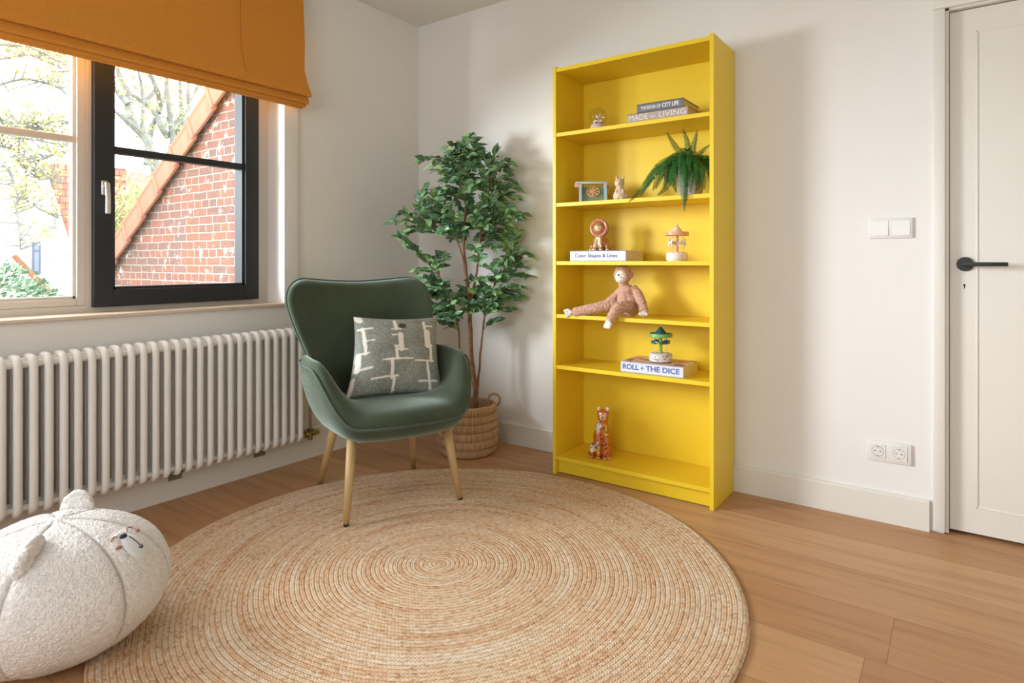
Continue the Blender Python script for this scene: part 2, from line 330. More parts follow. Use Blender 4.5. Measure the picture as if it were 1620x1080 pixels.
# ------------------------------------------------------------------ object helpers
def wloc(o):
    l = V((0, 0, 0))
    while o is not None: l += o.location; o = o.parent
    return l
def add(name, me, mat, parent=None, local=False):
    """link mesh me (world coordinates unless local) as one object, origin at the parent's or its own base"""
    o = bpy.data.objects.new(name, me); COL.objects.link(o)
    if mat is not None:
        for mm in (mat if isinstance(mat, (list, tuple)) else [mat]): me.materials.append(mm)
    if parent is not None:
        if not local: me.transform(Matrix.Translation(-wloc(parent)))
        o.parent = parent
    elif not local:
        xs = [v.co for v in me.vertices]
        mn = V((min(c.x for c in xs), min(c.y for c in xs), min(c.z for c in xs))); mx = V((max(c.x for c in xs), max(c.y for c in xs), max(c.z for c in xs)))
        p = V(((mn.x+mx.x)/2, (mn.y+mx.y)/2, mn.z)); me.transform(Matrix.Translation(-p)); o.location = p
    return o
def obj(name, bm, mat, parent=None, smooth=True, local=False, keep_origin=False):
    bmesh.ops.recalc_face_normals(bm, faces=bm.faces)
    me = bpy.data.meshes.new(name); bm.to_mesh(me); bm.free()
    if smooth:
        for p in me.polygons: p.use_smooth = True
        me.set_sharp_from_angle(angle=math.radians(38))
    if keep_origin:
        o = bpy.data.objects.new(name, me); COL.objects.link(o); me.materials.append(mat); return o
    return add(name, me, mat, parent, local)
def tag(o, label=None, cat=None, group=None, kind=None):
    if label: o['label'] = label
    if cat: o['category'] = cat
    if group: o['group'] = group
    if kind: o['kind'] = kind
    return o
def thing(name, label, cat, loc, rz=0, group=None, kind=None):
    o = bpy.data.objects.new(name, None); COL.objects.link(o); o.location = loc; o.rotation_euler = (0, 0, rz); o.empty_display_size = .1
    return tag(o, label, cat, group, kind)
def B(): return bmesh.new()
def box(bm, x0, x1, y0, y1, z0, z1, bev=0, seg=2, mtx=None):
    r = bmesh.ops.create_cube(bm, size=1)
    vs = r['verts']
    for v in vs:
        v.co = V((x0+(v.co.x+.5)*(x1-x0), y0+(v.co.y+.5)*(y1-y0), z0+(v.co.z+.5)*(z1-z0)))
    if bev:
        es = list({e for v in vs for e in v.link_edges})
        r2 = bmesh.ops.bevel(bm, geom=es, offset=bev, segments=seg, affect='EDGES', profile=.5)
        vs = list({v for f in r2['faces'] for v in f.verts} | {v for v in vs if v.is_valid})
    if mtx is not None:
        bmesh.ops.transform(bm, matrix=mtx, verts=[v for v in vs if v.is_valid])
    return bm
def tube(bm, pts, rad, seg=10, cap=True, closed=False, flat=None):
    """tube along points; rad a number or list; flat=(a,b) scales the two section axes"""
    pts = [V(p) for p in pts]; n = len(pts)
    if not isinstance(rad, (list, tuple)): rad = [rad]*n
    tan = []
    for i in range(n):
        if closed: d = pts[(i+1) % n]-pts[i-1]
        else: d = pts[min(i+1, n-1)]-pts[max(i-1, 0)]
        tan.append(d.normalized())
    up = V((0, 0, 1)) if abs(tan[0].z) < .9 else V((1, 0, 0))
    nx = tan[0].cross(up).normalized(); rings = []
    for i in range(n):
        nx = (nx-tan[i]*nx.dot(tan[i])).normalized(); ny = tan[i].cross(nx)
        a, b = flat if flat else (1, 1)
        rings.append([bm.verts.new(pts[i]+(nx*math.cos(2*PI*k/seg)*a+ny*math.sin(2*PI*k/seg)*b)*rad[i]) for k in range(seg)])
    m = n if closed else n-1
    for i in range(m):
        A, C = rings[i], rings[(i+1) % n]
        for k in range(seg): bm.faces.new((A[k], A[(k+1) % seg], C[(k+1) % seg], C[k]))
    if cap and not closed:
        bm.faces.new(rings[0][::-1]); bm.faces.new(rings[-1])
    return bm
def lathe(bm, prof, c, seg=32, sx=1, sy=1):
    """profile [(r,z)] revolved about the vertical through c; z relative to c"""
    c = V(c); rings = []
    for r, z in prof:
        if r < 1e-6: rings.append([bm.verts.new(c+V((0, 0, z)))])
        else: rings.append([bm.verts.new(c+V((r*sx*math.cos(2*PI*k/seg), r*sy*math.sin(2*PI*k/seg), z))) for k in range(seg)])
    for A, C in zip(rings, rings[1:]):
        for k in range(seg):
            k2 = (k+1) % seg
            if len(A) == 1 and len(C) == 1: continue
            if len(A) == 1: bm.faces.new((A[0], C[k], C[k2]))
            elif len(C) == 1: bm.faces.new((A[k], A[k2], C[0]))
            else: bm.faces.new((A[k], A[k2], C[k2], C[k]))
    return bm
def ell(bm, c, r, seg=20, rot=None):
    """ellipsoid"""
    R_ = bmesh.ops.create_uvsphere(bm, u_segments=seg, v_segments=max(8, seg//2+2), radius=1)
    if not isinstance(r, (tuple, list)): r = (r, r, r)
    m = Matrix.Translation(V(c)) @ (rot.to_4x4() if rot is not None else Matrix.Identity(4)) @ Matrix.Diagonal((*r, 1))
    bmesh.ops.transform(bm, matrix=m, verts=R_['verts']); return bm
def cyl(bm, p0, p1, r, seg=16, r2=None): return tube(bm, [p0, p1], [r, r if r2 is None else r2], seg)
def euler(x, y, z): return Matrix.Rotation(z, 3, 'Z') @ Matrix.Rotation(y, 3, 'Y') @ Matrix.Rotation(x, 3, 'X')
def cr(pts, n=8, closed=False):
    """catmull-rom resample"""
    pts = [V(p) for p in pts]; out = []; m = len(pts)
    rng = range(m if closed else m-1)
    for i in rng:
        if closed: a, b, c, d = pts[i-1], pts[i], pts[(i+1) % m], pts[(i+2) % m]
        else: a, b, c, d = pts[max(i-1, 0)], pts[i], pts[i+1], pts[min(i+2, m-1)]
        for k in range(n):
            t = k/n
            out.append(.5*((2*b)+(c-a)*t+(2*a-5*b+4*c-d)*t*t+(3*b-a-3*c+d)*t**3))
    if not closed: out.append(pts[-1])
    return out
def evaluated(bm, mods, name='tmp'):
    me = bpy.data.meshes.new(name); bm.to_mesh(me); bm.free()
    o = bpy.data.objects.new(name, me); COL.objects.link(o)
    for t, kw in mods:
        md = o.modifiers.new(t, t)
        for k, v in kw.items(): setattr(md, k, v)
    bpy.context.view_layer.update()
    dg = bpy.context.evaluated_depsgraph_get()
    r = bpy.data.meshes.new_from_object(o.evaluated_get(dg)); r.name = name
    bpy.data.objects.remove(o, do_unlink=True); bpy.data.meshes.remove(me)
    for p in r.polygons: p.use_smooth = True
    return r
def paint(me, fn, layer='pattern'):
    ca = me.color_attributes.new(layer, 'FLOAT_COLOR', 'POINT')
    for i, v in enumerate(me.vertices): ca.data[i].color = fn(v.co, v.normal)
def blob(name, bm, voxel, mat, parent, smooth=6, colorfn=None, fac=.5, disp=0, dscale=200, zmin=None):
    """overlapping closed shapes fused into one continuous surface"""
    bmesh.ops.recalc_face_normals(bm, faces=bm.faces)
    me = evaluated(bm, [('REMESH', dict(mode='VOXEL', voxel_size=voxel)), ('SMOOTH', dict(factor=fac, iterations=smooth))], name)
    if disp:
        for v, nr in [(v, v.normal.copy()) for v in me.vertices]:
            v.co += nr*disp*noise.noise(v.co*dscale)
    if zmin is not None:
        for v in me.vertices:
            if v.co.z < zmin and v.co.y > -.3003: v.co.z = zmin
    if colorfn: paint(me, colorfn)
    me.materials.clear()
    return add(name, me, mat, parent)
def grid_surface(bm, fn, nu, nv, closed_u=False):
    vs = [[bm.verts.new(fn(i/(nu if closed_u else nu-1), j/(nv-1))) for j in range(nv)] for i in range(nu)]
    for i in range(nu if closed_u else nu-1):
        for j in range(nv-1):
            i2 = (i+1) % nu
            bm.faces.new((vs[i][j], vs[i2][j], vs[i2][j+1], vs[i][j+1]))
    return vs
def text(name, s, size, loc, mat, parent, sx=1.0, bold=0.0, width=None, space=1.0):
    """raised lettering on a spine that faces -y"""
    cu = bpy.data.curves.new(name, 'FONT'); cu.body = s; cu.size = size; cu.extrude = .0004; cu.offset = bold; cu.space_character = space
    cu.align_x = 'LEFT'; cu.align_y = 'CENTER'
    o = bpy.data.objects.new(name+'_tmp', cu); COL.objects.link(o); bpy.context.view_layer.update()
    dg = bpy.context.evaluated_depsgraph_get(); me = bpy.data.meshes.new_from_object(o.evaluated_get(dg)); bpy.data.objects.remove(o, do_unlink=True)
    if width:
        xs = [v.co.x for v in me.vertices]; w = max(xs)-min(xs); x0 = min(xs)
        for v in me.vertices: v.co.x = (v.co.x-x0)*width/w
    me.transform(Matrix.Translation(V(loc)) @ Matrix.Rotation(PI/2, 4, 'X'))
    me.materials.clear()
    return add(name, me, mat, parent)

# ================================================================== ROOM SHELL
CE = 2.58
RX, RY = 4.3, -4.7
def struct(name, bm, mat, parent=None, smooth=False):
    o = obj(name, bm, mat, parent, smooth=smooth)
    if parent is None: o['kind'] = 'structure'
    return o
fb = B(); box(fb, -.3, RX+.15, RY-.15, .15, -.12, 0)
fl = obj('floor', fb, M['floor'], smooth=False, keep_origin=True); fl['kind'] = 'structure'
struct('ceiling', box(B(), -.3, RX+.15, RY-.15, .15, CE, CE+.12), M['ceiling'])
b = B()
WY0, WY1, WZ0, WZ1 = -3.62, -.992, .825, 2.30
box(b, -.3, 0, RY, .12, 0, WZ0-.0); box(b, -.3, 0, RY, .12, WZ1, CE); box(b, -.3, 0, WY1, .12, WZ0, WZ1); box(b, -.3, 0, RY, WY0, WZ0, WZ1)
struct('wall_left', b, M['wall'])
b = B(); DX0, DX1 = 2.812, 3.70
box(b, 0, DX0, 0, .12, 0, CE); box(b, DX1, RX, 0, .12, 0, CE); box(b, DX0, DX1, 0, .12, 2.04, CE)
struct('wall_back', b, M['wall'])
struct('wall_right', box(B(), RX, RX+.12, RY, .12, 0, CE), M['wall'])
b = B(); box(b, -.0, .8, RY-.12, RY, 0, CE); box(b, 3.2, RX, RY-.12, RY, 0, CE); box(b, .8, 3.2, RY-.12, RY, 0, .8); box(b, .8, 3.2, RY-.12, RY, 2.3, CE)
struct('wall_front', b, M['wall'])
# rear window of the room (behind the camera): plain frame and pane
w2 = tag(thing('window_2', None, None, (2.0, RY-.06, .8)), kind='structure')
b = B()
for x in (.8, 1.97, 3.14): box(b, x, x+.06, RY-.09, RY-.03, .8, 2.3)
box(b, .8, 3.2, RY-.09, RY-.03, .8, .87); box(b, .8, 3.2, RY-.09, RY-.03, 2.23, 2.3)
obj('window_frame', b, M['frame'], w2, smooth=False)
obj('pane', box(B(), .86, 3.14, RY-.066, RY-.06, .87, 2.23), M['glass'], w2, smooth=False)

def chamfer_strip(bm, along, a0, a1, face, thick, h, sgn):
    """baseboard with a small sloped top edge. along='x': runs in x at y=face, thickness towards sgn"""
    pr = [(0, 0), (thick, 0), (thick, h-.008), (thick-.006, h), (0, h)]
    ends = []
    for a in (a0, a1):
        ends.append([bm.verts.new((a, face+sgn*t, z) if along == 'x' else (face+sgn*t, a, z)) for t, z in pr])
    n = len(pr)
    for i in range(n): bm.faces.new((ends[0][i], ends[0][(i+1) % n], ends[1][(i+1) % n], ends[1][i]))
    bm.faces.new(ends[0]); bm.faces.new(ends[1][::-1])
    return bm
struct('baseboard_back', chamfer_strip(B(), 'x', .032, 2.765, 0, .018, .12, -1), M['trim'])
struct('baseboard_left', chamfer_strip(B(), 'y', RY, 0, 0, .032, .165, 1), M['trim'])
struct('baseboard_right', chamfer_strip(B(), 'y', RY, 0, RX, .018, .12, -1), M['trim'])
struct('baseboard_front', chamfer_strip(B(), 'x', .04, RX-.02, RY, .018, .12, 1), M['trim'])

# ---- door in the back wall
d = tag(thing('door_1', None, None, (3.26, .05, 0)), kind='structure')
b = B()   # leaf with a recessed panel
LX0, LX1, LF, LB = 2.829, 3.69, .030, .070
PX0, PX1, PZ0, PZ1, PD = 2.911, 3.608, .111, 1.933, .0012
box(b, LX0, LX1, LF+PD, LB, .014, 2.02)
for a in ((LX0, PX0, .014, 2.02), (PX1, LX1, .014, 2.02), (PX0, PX1, .014, PZ0), (PX0, PX1, PZ1, 2.02)):
    box(b, a[0], a[1], LF, LF+PD+.001, a[2], a[3])
obj('door_leaf', b, M['door'], d, smooth=False)
b = B()   # bead around the panel
for a in ((PX0, PX0+.007, PZ0, PZ1), (PX1-.007, PX1, PZ0, PZ1), (PX0, PX1, PZ0, PZ0+.007), (PX0, PX1, PZ1-.007, PZ1)):
    box(b, a[0], a[1], LF-.0022, LF+PD+.002, a[2], a[3], bev=.002, seg=2)
obj('panel_bead', b, M['door'], d)
b = B()   # jamb, stop and architrave
box(b, 2.812, 2.8265, .004, .12, .004, 2.04); box(b, 3.692, 3.706, .004, .12, .004, 2.04); box(b, 2.812, 3.706, .004, .12, 2.0235, 2.04)
box(b, 2.776, 2.8155, -.014, .02, .008, 2.0305, bev=.004); box(b, 2.776, 3.742, -.0142, .02, 2.0308, 2.085, bev=.004); box(b, 3.7035, 3.742, -.014, .02, .008, 2.0305, bev=.004)
obj('door_frame', b, M['trim'], d)
obj('shadow_gap', box(B(), 2.80, 3.71, .07, .115, .0, 2.03), M['darkgap'], d, smooth=False)
hd = obj('door_handle', (lambda q: (lathe(q, [(0, 0), (.0265, 0), (.0275, .002), (.0275, .006), (.026, .008), (0, .008)], (0, 0, 0), 40), q)[1])(B()), M['black'], d, local=True)
hd.data.transform(Matrix.Translation(V((2.878, LF, 1.043))-wloc(d)) @ Matrix.Rotation(PI/2, 4, 'X'))
b = B(); cyl(b, (2.878, LF-.006, 1.043), (2.878, LF-.052, 1.043), .0085, 20); obj('neck', b, M['black'], hd)
b = B(); box(b, 2.869, 3.005, LF-.060, LF-.046, 1.0355, 1.0505, bev=.003); obj('lever', b, M['black'], hd)
b = B(); cyl(b, (2.8755, LF-.0006, .9625), (2.8755, LF+.004, .9625), .0042, 16); box(b, 2.8735, 2.8775, LF-.0006, LF+.004, .949, .962)
obj('keyhole', b, M['black'], d, smooth=False)

# ---- switch plate and socket plate
sw = thing('light_switch', 'white double rocker light switch on the wall left of the door', 'light switch', (2.634, 0, 1.147))
obj('frame_plate', box(B(), 2.559, 2.710, -.010, -.0005, 1.147, 1.228, bev=.003), M['plastic'], sw)
for x in (2.567, 2.641):
    bb = B(); box(bb, x, x+.061, -.0135, -.009, 1.157, 1.218, bev=.0012, seg=1)
    for v in bb.verts:
        if v.co.z > 1.19 and v.co.y < -.011: v.co.y += .0022
    obj('rocker', bb, M['plastic'], sw)
so = thing('power_socket', 'white double wall socket low on the wall between bookcase and door', 'socket', (2.628, 0, .243))
b = B(); box(b, 2.550, 2.706, -.011, -.0005, .243, .325, bev=.003); obj('frame_plate', b, M['plastic'], so)
for x in (2.590, 2.664):
    ins = obj('socket_insert', box(B(), x-.028, x+.028, -.0135, -.009, .256, .312, bev=.001, seg=1), M['plastic'], so)
    q = lathe(B(), [(.0215, 0), (.0205, .0006), (.0195, -.0005), (.019, -.004), (0, -.004)], (0, 0, 0), 32)
    r_ = obj('recess', q, M['grey_pl'], ins, local=True)
    r_.data.transform(Matrix.Translation(V((x, -.0140, .284))-wloc(ins)) @ Matrix.Rotation(PI/2, 4, 'X'))
    for dx in (-.0095, .0095):
        b = B(); cyl(b, (x+dx, -.0136, .284), (x+dx, -.010, .284), .0024, 12); obj('pin_hole', b, M['black'], ins)
    for zc in (.2645, .2995): obj('earth_clip', box(B(), x-.003, x+.003, -.0150, -.0134, zc, zc+.004), M['steel'], ins)

# ================================================================== WINDOW
wn = tag(thing('window_1', None, None, (-.16, -2.3, .825)), kind='structure')
FX0, FX1 = -.235, -.150        # frame depth, inner face at -.150
b = B()
box(b, FX0, FX1, WY0, WY1, .826, .866); box(b, FX0, FX1, WY0, WY1, 2.24, 2.30)
box(b, FX0, FX1, -1.050, WY1, .866, 2.24); box(b, FX0, FX1, WY0, WY0+.055, .866, 2.24)
box(b, FX0, FX1, -1.848, -1.814, .866, 2.24); box(b, FX0, FX1, -2.775, -2.735, .866, 2.24)
obj('window_frame', b, M['frame'], wn, smooth=False)
def casement(name, y0, y1, z0, z1, x0, x1, st, mat, barz=(1.530, 1.560), gx=-.185, inner=.012):
    b = B(); k = .004
    box(b, x0, x1, y0, y0+st, z0, z1, bev=.002, seg=1); box(b, x0, x1, y1-st, y1, z0, z1, bev=.002, seg=1)
    box(b, x0, x1, y0+st-.001, y1-st+.001, z0, z0+st, bev=.002, seg=1); box(b, x0, x1, y0+st-.001, y1-st+.001, z1-st, z1, bev=.002, seg=1)
    s = obj(name, b, mat, wn)
    b = B(); i = inner                              # glazing bead, set back and stepped
    ya, yb, za, zb = y0+st, y1-st, z0+st, z1-st
    for a in ((ya-.001, ya+i, za, zb), (yb-i, yb+.001, za, zb), (ya, yb, za-.001, za+i), (ya, yb, zb-i, zb+.001)):
        box(b, gx-.004, x1-.014, a[0], a[1], a[2], a[3], bev=.0015, seg=1)
    obj('glazing_bead', b, mat, s)
    b = B(); box(b, gx+.003, x1-.012, ya+.002, yb-.002, barz[0], barz[1], bev=.006, seg=3); obj('glazing_bar', b, mat, s)
    obj('pane', box(B(), gx-.006, gx, ya+.002, yb-.002, za+.002, zb-.002), M['glass'], s, smooth=False)
    return s
fs = casement('fixed_sash', -2.735, -1.848, .866, 2.24, -.225, -.154, .030, M['frame'], (1.553, 1.583), -.195)
fs2 = casement('fixed_sash', -3.565, -2.775, .866, 2.24, -.225, -.154, .030, M['frame'], (1.553, 1.583), -.195)
ds = casement('opening_sash', -1.826, -1.062, .858, 2.262, -.225, -.120, .074, M['dark'], (1.527, 1.557), -.185)
# espagnolette handle on the left stile of the dark sash
hb = obj('handle', box(B(), -.120, -.110, -1.802, -1.776, 1.336, 1.402, bev=.006, seg=3), M['steel'], ds)
b = B(); cyl(b, (-.111, -1.789, 1.376), (-.088, -1.789, 1.376), .0085, 16); obj('handle_neck', b, M['steel'], hb)
b = B(); tube(b, cr([(-.086, -1.789, 1.389), (-.082, -1.789, 1.36), (-.078, -1.789, 1.32), (-.080, -1.789, 1.258)], 6), .0095, 12, flat=(1.05, .62)); obj('grip', b, M['steel'], hb)
b = B(); cyl(b, (-.146, -1.056, .872), (-.146, -1.056, .905), .006, 12); cyl(b, (-.140, -1.056, .905), (-.140, -1.056, 1.02), .003, 8); obj('hinge', b, M['steel'], wn)
sill = struct('trim_1', box(B(), -.150, .022, WY0, WY1+.012, .824, .837, bev=.002), plain('pale_oak_sill', (.70, .55, .42, 1), .3, var=.04, nscale=12))

# ---- roman blind
bl = thing('roman_blind', 'ochre orange linen roman blind folded up over the window', 'blind', (.05, -2.3, 1.85))
def blind_sheet(name, prof, y0f, y1, matn='blind', t=.004):
    b = B(); n = len(prof); ny = 60
    def f(i, j, s):
        x, z = prof[i]; v = j/(ny-1)
        y = y0f(z)+(y1-y0f(z))*v
        x += .004*noise.noise(V((y*2.1, z*2.0, 3)))+s
        return b.verts.new((x, y, z+.0025*noise.noise(V((y*1.7, i*.3, 0)))))
    A = [[f(i, j, 0) for j in range(ny)] for i in range(n)]; C = [[f(i, j, -t) for j in range(ny)] for i in range(n)]
    for i in range(n-1):
        for j in range(ny-1):
            b.faces.new((A[i][j], A[i][j+1], A[i+1][j+1], A[i+1][j])); b.faces.new((C[i][j], C[i+1][j], C[i+1][j+1], C[i][j+1]))
    for i in range(n-1):
        for j in (0, ny-1): b.faces.new((A[i][j], A[i+1][j], C[i+1][j], C[i][j]))
    for j in range(ny-1):
        for i in (0, n-1): b.faces.new((A[i][j], A[i][j+1], C[i][j+1], C[i][j]))
    return obj(name, b, M[matn], bl)
edge = lambda z: -.918+(.022*max(0, (2.03-z)/.115) if z < 2.03 else 0)-(.012*max(0, 1-abs(z-2.03)/.2))
blind_sheet('front_panel', [(.040, 2.55), (.060, 2.4), (.074, 2.2), (.084, 2.05), (.098, 1.97), (.107, 1.94), (.109, 1.926), (.105, 1.916), (.097, 1.914), (.088, 1.925)], edge, -3.74)
for k, (x, z, y) in enumerate(((.086, 1.878, -.905), (.071, 1.863, -.915), (.060, 1.855, -.925))):
    blind_sheet('fold', [(x-.03, 2.05), (x-.020, 1.97), (x-.004, z+.03), (x+.004, z+.010), (x+.001, z+.002), (x-.006, z), (x-.014, z+.006)], (lambda yy: (lambda z_: yy))(y), -3.73)
obj('headrail', box(B(), .003, .045, -3.74, -.925, 2.525, 2.565), M['frame'], bl)
b = B()
for y in (-.915, -.902):
    tube(b, [(.012, y, 2.53), (.010, y-.004, 1.6), (.010, y-.004, .62)], .0016, 6)
tube(b, [(.010, -.919, .62), (.010, -.9125, .612), (.010, -.906, .62)], .0016, 6)
obj('chain', b, M['pipe'], bl)
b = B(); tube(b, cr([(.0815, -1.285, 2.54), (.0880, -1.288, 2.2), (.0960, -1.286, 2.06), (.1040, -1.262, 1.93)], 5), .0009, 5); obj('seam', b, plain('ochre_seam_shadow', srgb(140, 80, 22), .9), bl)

# ================================================================== RADIATOR
rd = thing('column_radiator', 'long white column radiator under the window', 'radiator', (.08, -1.77, .12))
def section_mesh():
    b = B(); zc0, zc1 = .160, .682
    R_ = .026; zt, zb = .7015, .1395; xf, xb = .1195, .0435     # outer loop: front column bends back over the top and bottom
    P = [(xf, 0, zb+R_+(zt-zb-2*R_)*k/6) for k in range(7)]+[(xf-R_+R_*math.cos(a), 0, zt-R_+R_*math.sin(a)) for a in [PI/2*k/6 for k in range(1, 7)]]
    P += [(xb+R_+R_*math.cos(a), 0, zt-R_+R_*math.sin(a)) for a in [PI/2+PI/2*k/6 for k in range(0, 7)]]
    P += [(xb, 0, zb+R_+(zt-zb-2*R_)*(6-k)/6) for k in range(1, 7)]+[(xb+R_-R_*math.cos(a), 0, zb+R_-R_*math.sin(a)) for a in [PI/2*k/6 for k in range(1, 7)]]
    P += [(xf-R_+R_*math.sin(a), 0, zb+R_-R_*math.cos(a)) for a in [PI/2*k/6 for k in range(0, 6)]]
    tube(b, P, .0142, 16, closed=True)
    tube(b, [(.0815, 0, zb), (.0815, 0, zt)], .0142, 16)
    for z in (.163, .683):          # headers joining the columns, and hubs to the neighbours
        box(b, .050, .112, -.0105, .0105, z-.020, z+.018, bev=.008, seg=3)
        for x in (.0815,):
            tube(b, [(x, -.0236, z), (x, .0236, z)], .019, 16, cap=False)
        tube(b, [(.100, -.0236, z-.004), (.100, .0236, z-.004)], .0135, 12, cap=False)
    bmesh.ops.recalc_face_normals(b, faces=b.faces)
    me = bpy.data.meshes.new('section'); b.to_mesh(me); b.free(); me.materials.append(M['rad'])
    for p in me.polygons: p.use_smooth = True
    me.set_sharp_from_angle(angle=math.radians(50))
    return me
sm = section_mesh()
for k in range(35):
    o = bpy.data.objects.new('section', sm); COL.objects.link(o); o.parent = rd
    o.location = V((0, -.979-.04715*k, 0))-wloc(rd)
for y0, y1 in ((-1.594, -1.536), (-1.186, -1.124), (-2.30, -2.24)):
    b = B(); box(b, .0325, .062, y0, y1, .117, .121); box(b, .0325, .036, y0, y1, .085, .121); obj('foot_bracket', b, plain('grey_bracket', (.22, .22, .20, 1), .5, metal=.5), rd, smooth=False)
b = B(); cyl(b, (.002, -1.999, .60), (.030, -1.999, .60), .011, 14); box(b, .0, .033, -2.003, -1.995, .585, .625); obj('wall_bracket', b, M['steel'], rd)
b = B(); tube(b, cr([(.055, -.873, .14), (.055, -.873, .4), (.050, -.873, .8)], 4), .0075, 12); obj('pipe', b, M['pipe'], rd)
b = B()
cyl(b, (.055, -.955, .137), (.055, -.865, .137), .0095, 14); cyl(b, (.055, -.905, .137), (.055, -.889, .137), .0150, 6)
cyl(b, (.055, -.873, .108), (.055, -.873, .165), .0120, 14); cyl(b, (.055, -.873, .150), (.055, -.873, .163), .0155, 6)
cyl(b, (.055, -.873, .104), (.055, -.873, .112), .0100, 6)
cyl(b, (.055, -.868, .137), (.055, -.845, .137), .0140, 14); cyl(b, (.055, -.845, .137), (.055, -.822, .137), .0110, 12); cyl(b, (.055, -.935, .137), (.055, -.925, .137), .0140, 6)
obj('valve', b, M['brass'], rd)

# ================================================================== RUG
b = B(); prof = [(0, .0095), (.2, .0095), (.5, .0100), (.9, .0100), (.975, .0110), (.990, .0115), (1.000, .0085), (1.004, .004), (.998, .0005), (0, .0003)]
lathe(b, prof, (0, 0, 0), 180)
for v in b.verts:
    r = math.hypot(v.co.x, v.co.y)
    if r > .5:
        a = math.atan2(v.co.y, v.co.x); k = 1+.006*noise.noise(V((math.cos(a)*2, math.sin(a)*2, 0)))+.0022*noise.noise(V((math.cos(a)*14, math.sin(a)*14, 2)))
        v.co.x *= k; v.co.y *= k
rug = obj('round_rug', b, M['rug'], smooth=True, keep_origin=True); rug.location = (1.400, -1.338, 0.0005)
tag(rug, 'large round braided jute rug in the middle of the oak floor', 'rug')

# ================================================================== ARMCHAIR
CH = math.radians(-23)
ch = thing('armchair', 'green corduroy wing armchair with pale wooden legs beside the radiator', 'armchair', (.75, -.977, .011), CH)
CL = Matrix.Translation(V((.75, -.977, 0))) @ Matrix.Rotation(CH, 4, 'Z')      # chair frame: x forward, y towards the chair's left
def cobj(name, bm_or_me, mat, parent=ch):
    """mesh in chair coordinates (z from the floor); the parts sit at the chair empty's origin"""
    if isinstance(bm_or_me, bmesh.types.BMesh):
        bmesh.ops.recalc_face_normals(bm_or_me, faces=bm_or_me.faces); me = bpy.data.meshes.new(name); bm_or_me.to_mesh(me); bm_or_me.free()
    else: me = bm_or_me; me.name = name
    me.transform(Matrix.Translation(V((0, 0, -.011))))
    for p in me.polygons: p.use_smooth = True
    me.materials.clear(); me.materials.append(mat)
    o = bpy.data.objects.new(name, me); COL.objects.link(o); o.parent = parent; return o
def sstep(a, b, x):
    t = max(0, min(1, (x-a)/(b-a))); return t*t*(3-2*t)
def tub_outline(a):
    """plan of the tub rim: a=0 front, +-pi back"""
    c, s = math.cos(a), math.sin(a); e = 2/2.7
    x = math.copysign(abs(c)**e, c); y = math.copysign(abs(s)**e, s)
    return V((x*(.345 if c > 0 else .30)+.0, y*.365, 0))
FP = [(0, .312), (.40, .308), (.66, .308), (.82, .318), (.93, .340), (.985, .366), (1.0, .388), (.992, .412), (.95, .432), (.90, .443), (.84, .449), (.76, .453), (.55, .453), (.28, .450), (0, .448)]
SP = [(0, .312), (.40, .306), (.60, .306), (.74, .328), (.86, .385), (.95, .47), (.995, .560), (1.0, .612), (.965, .642), (.90, .648), (.835, .625), (.785, .560), (.745, .480), (.45, .448), (0, .448)]
def tub_profile(a):
    w = sstep(math.radians(30), math.radians(78), abs(a))
    return [((f[0]*(1-w)+s[0]*w), (f[1]*(1-w)+s[1]*w)) for f, s in zip(FP, SP)]
def tub_point(a, r, z):
    o = tub_outline(a); p = o*r; p.z = z
    p.x -= .03*max(0, (z-.45)/.2)*(1 if abs(a) < 1.6 else .3)     # arms lean back a little
    return p
b = B(); NA = 72; ring = []
for i in range(NA):
    a = -PI+2*PI*i/NA
    ring.append([b.verts.new(tub_point(a, r, z)) for r, z in tub_profile(a)[1:-1]])
c0 = b.verts.new((0, 0, .310)); c1 = b.verts.new((0, 0, .449))
for i in range(NA):
    A, C = ring[i], ring[(i+1) % NA]
    for k in range(len(A)-1): b.faces.new((A[k], C[k], C[k+1], A[k+1]))
    b.faces.new((c0, C[0], A[0])); b.faces.new((c1, A[-1], C[-1]))
bmesh.ops.recalc_face_normals(b, faces=b.faces)
seat = cobj('seat', evaluated(b, [('SMOOTH', dict(factor=.5, iterations=2)), ('SUBSURF', dict(levels=2, render_levels=2))]), M['cord'])
b = B(); pts = []
for i in range(NA):
    a = -PI+2*PI*i/NA; pr = tub_profile(a)
    w = sstep(math.radians(30), math.radians(78), abs(a))
    k = 7; r, z = pr[6]; r2, z2 = pr[7]
    pts.append(tub_point(a, (r*(1-w)+r2*w)*1.003, (z*(1-w)+z2*w)))
tube(b, pts, .0048, 8, closed=True)
cobj('seat_piping', b, M['piping'], seat)
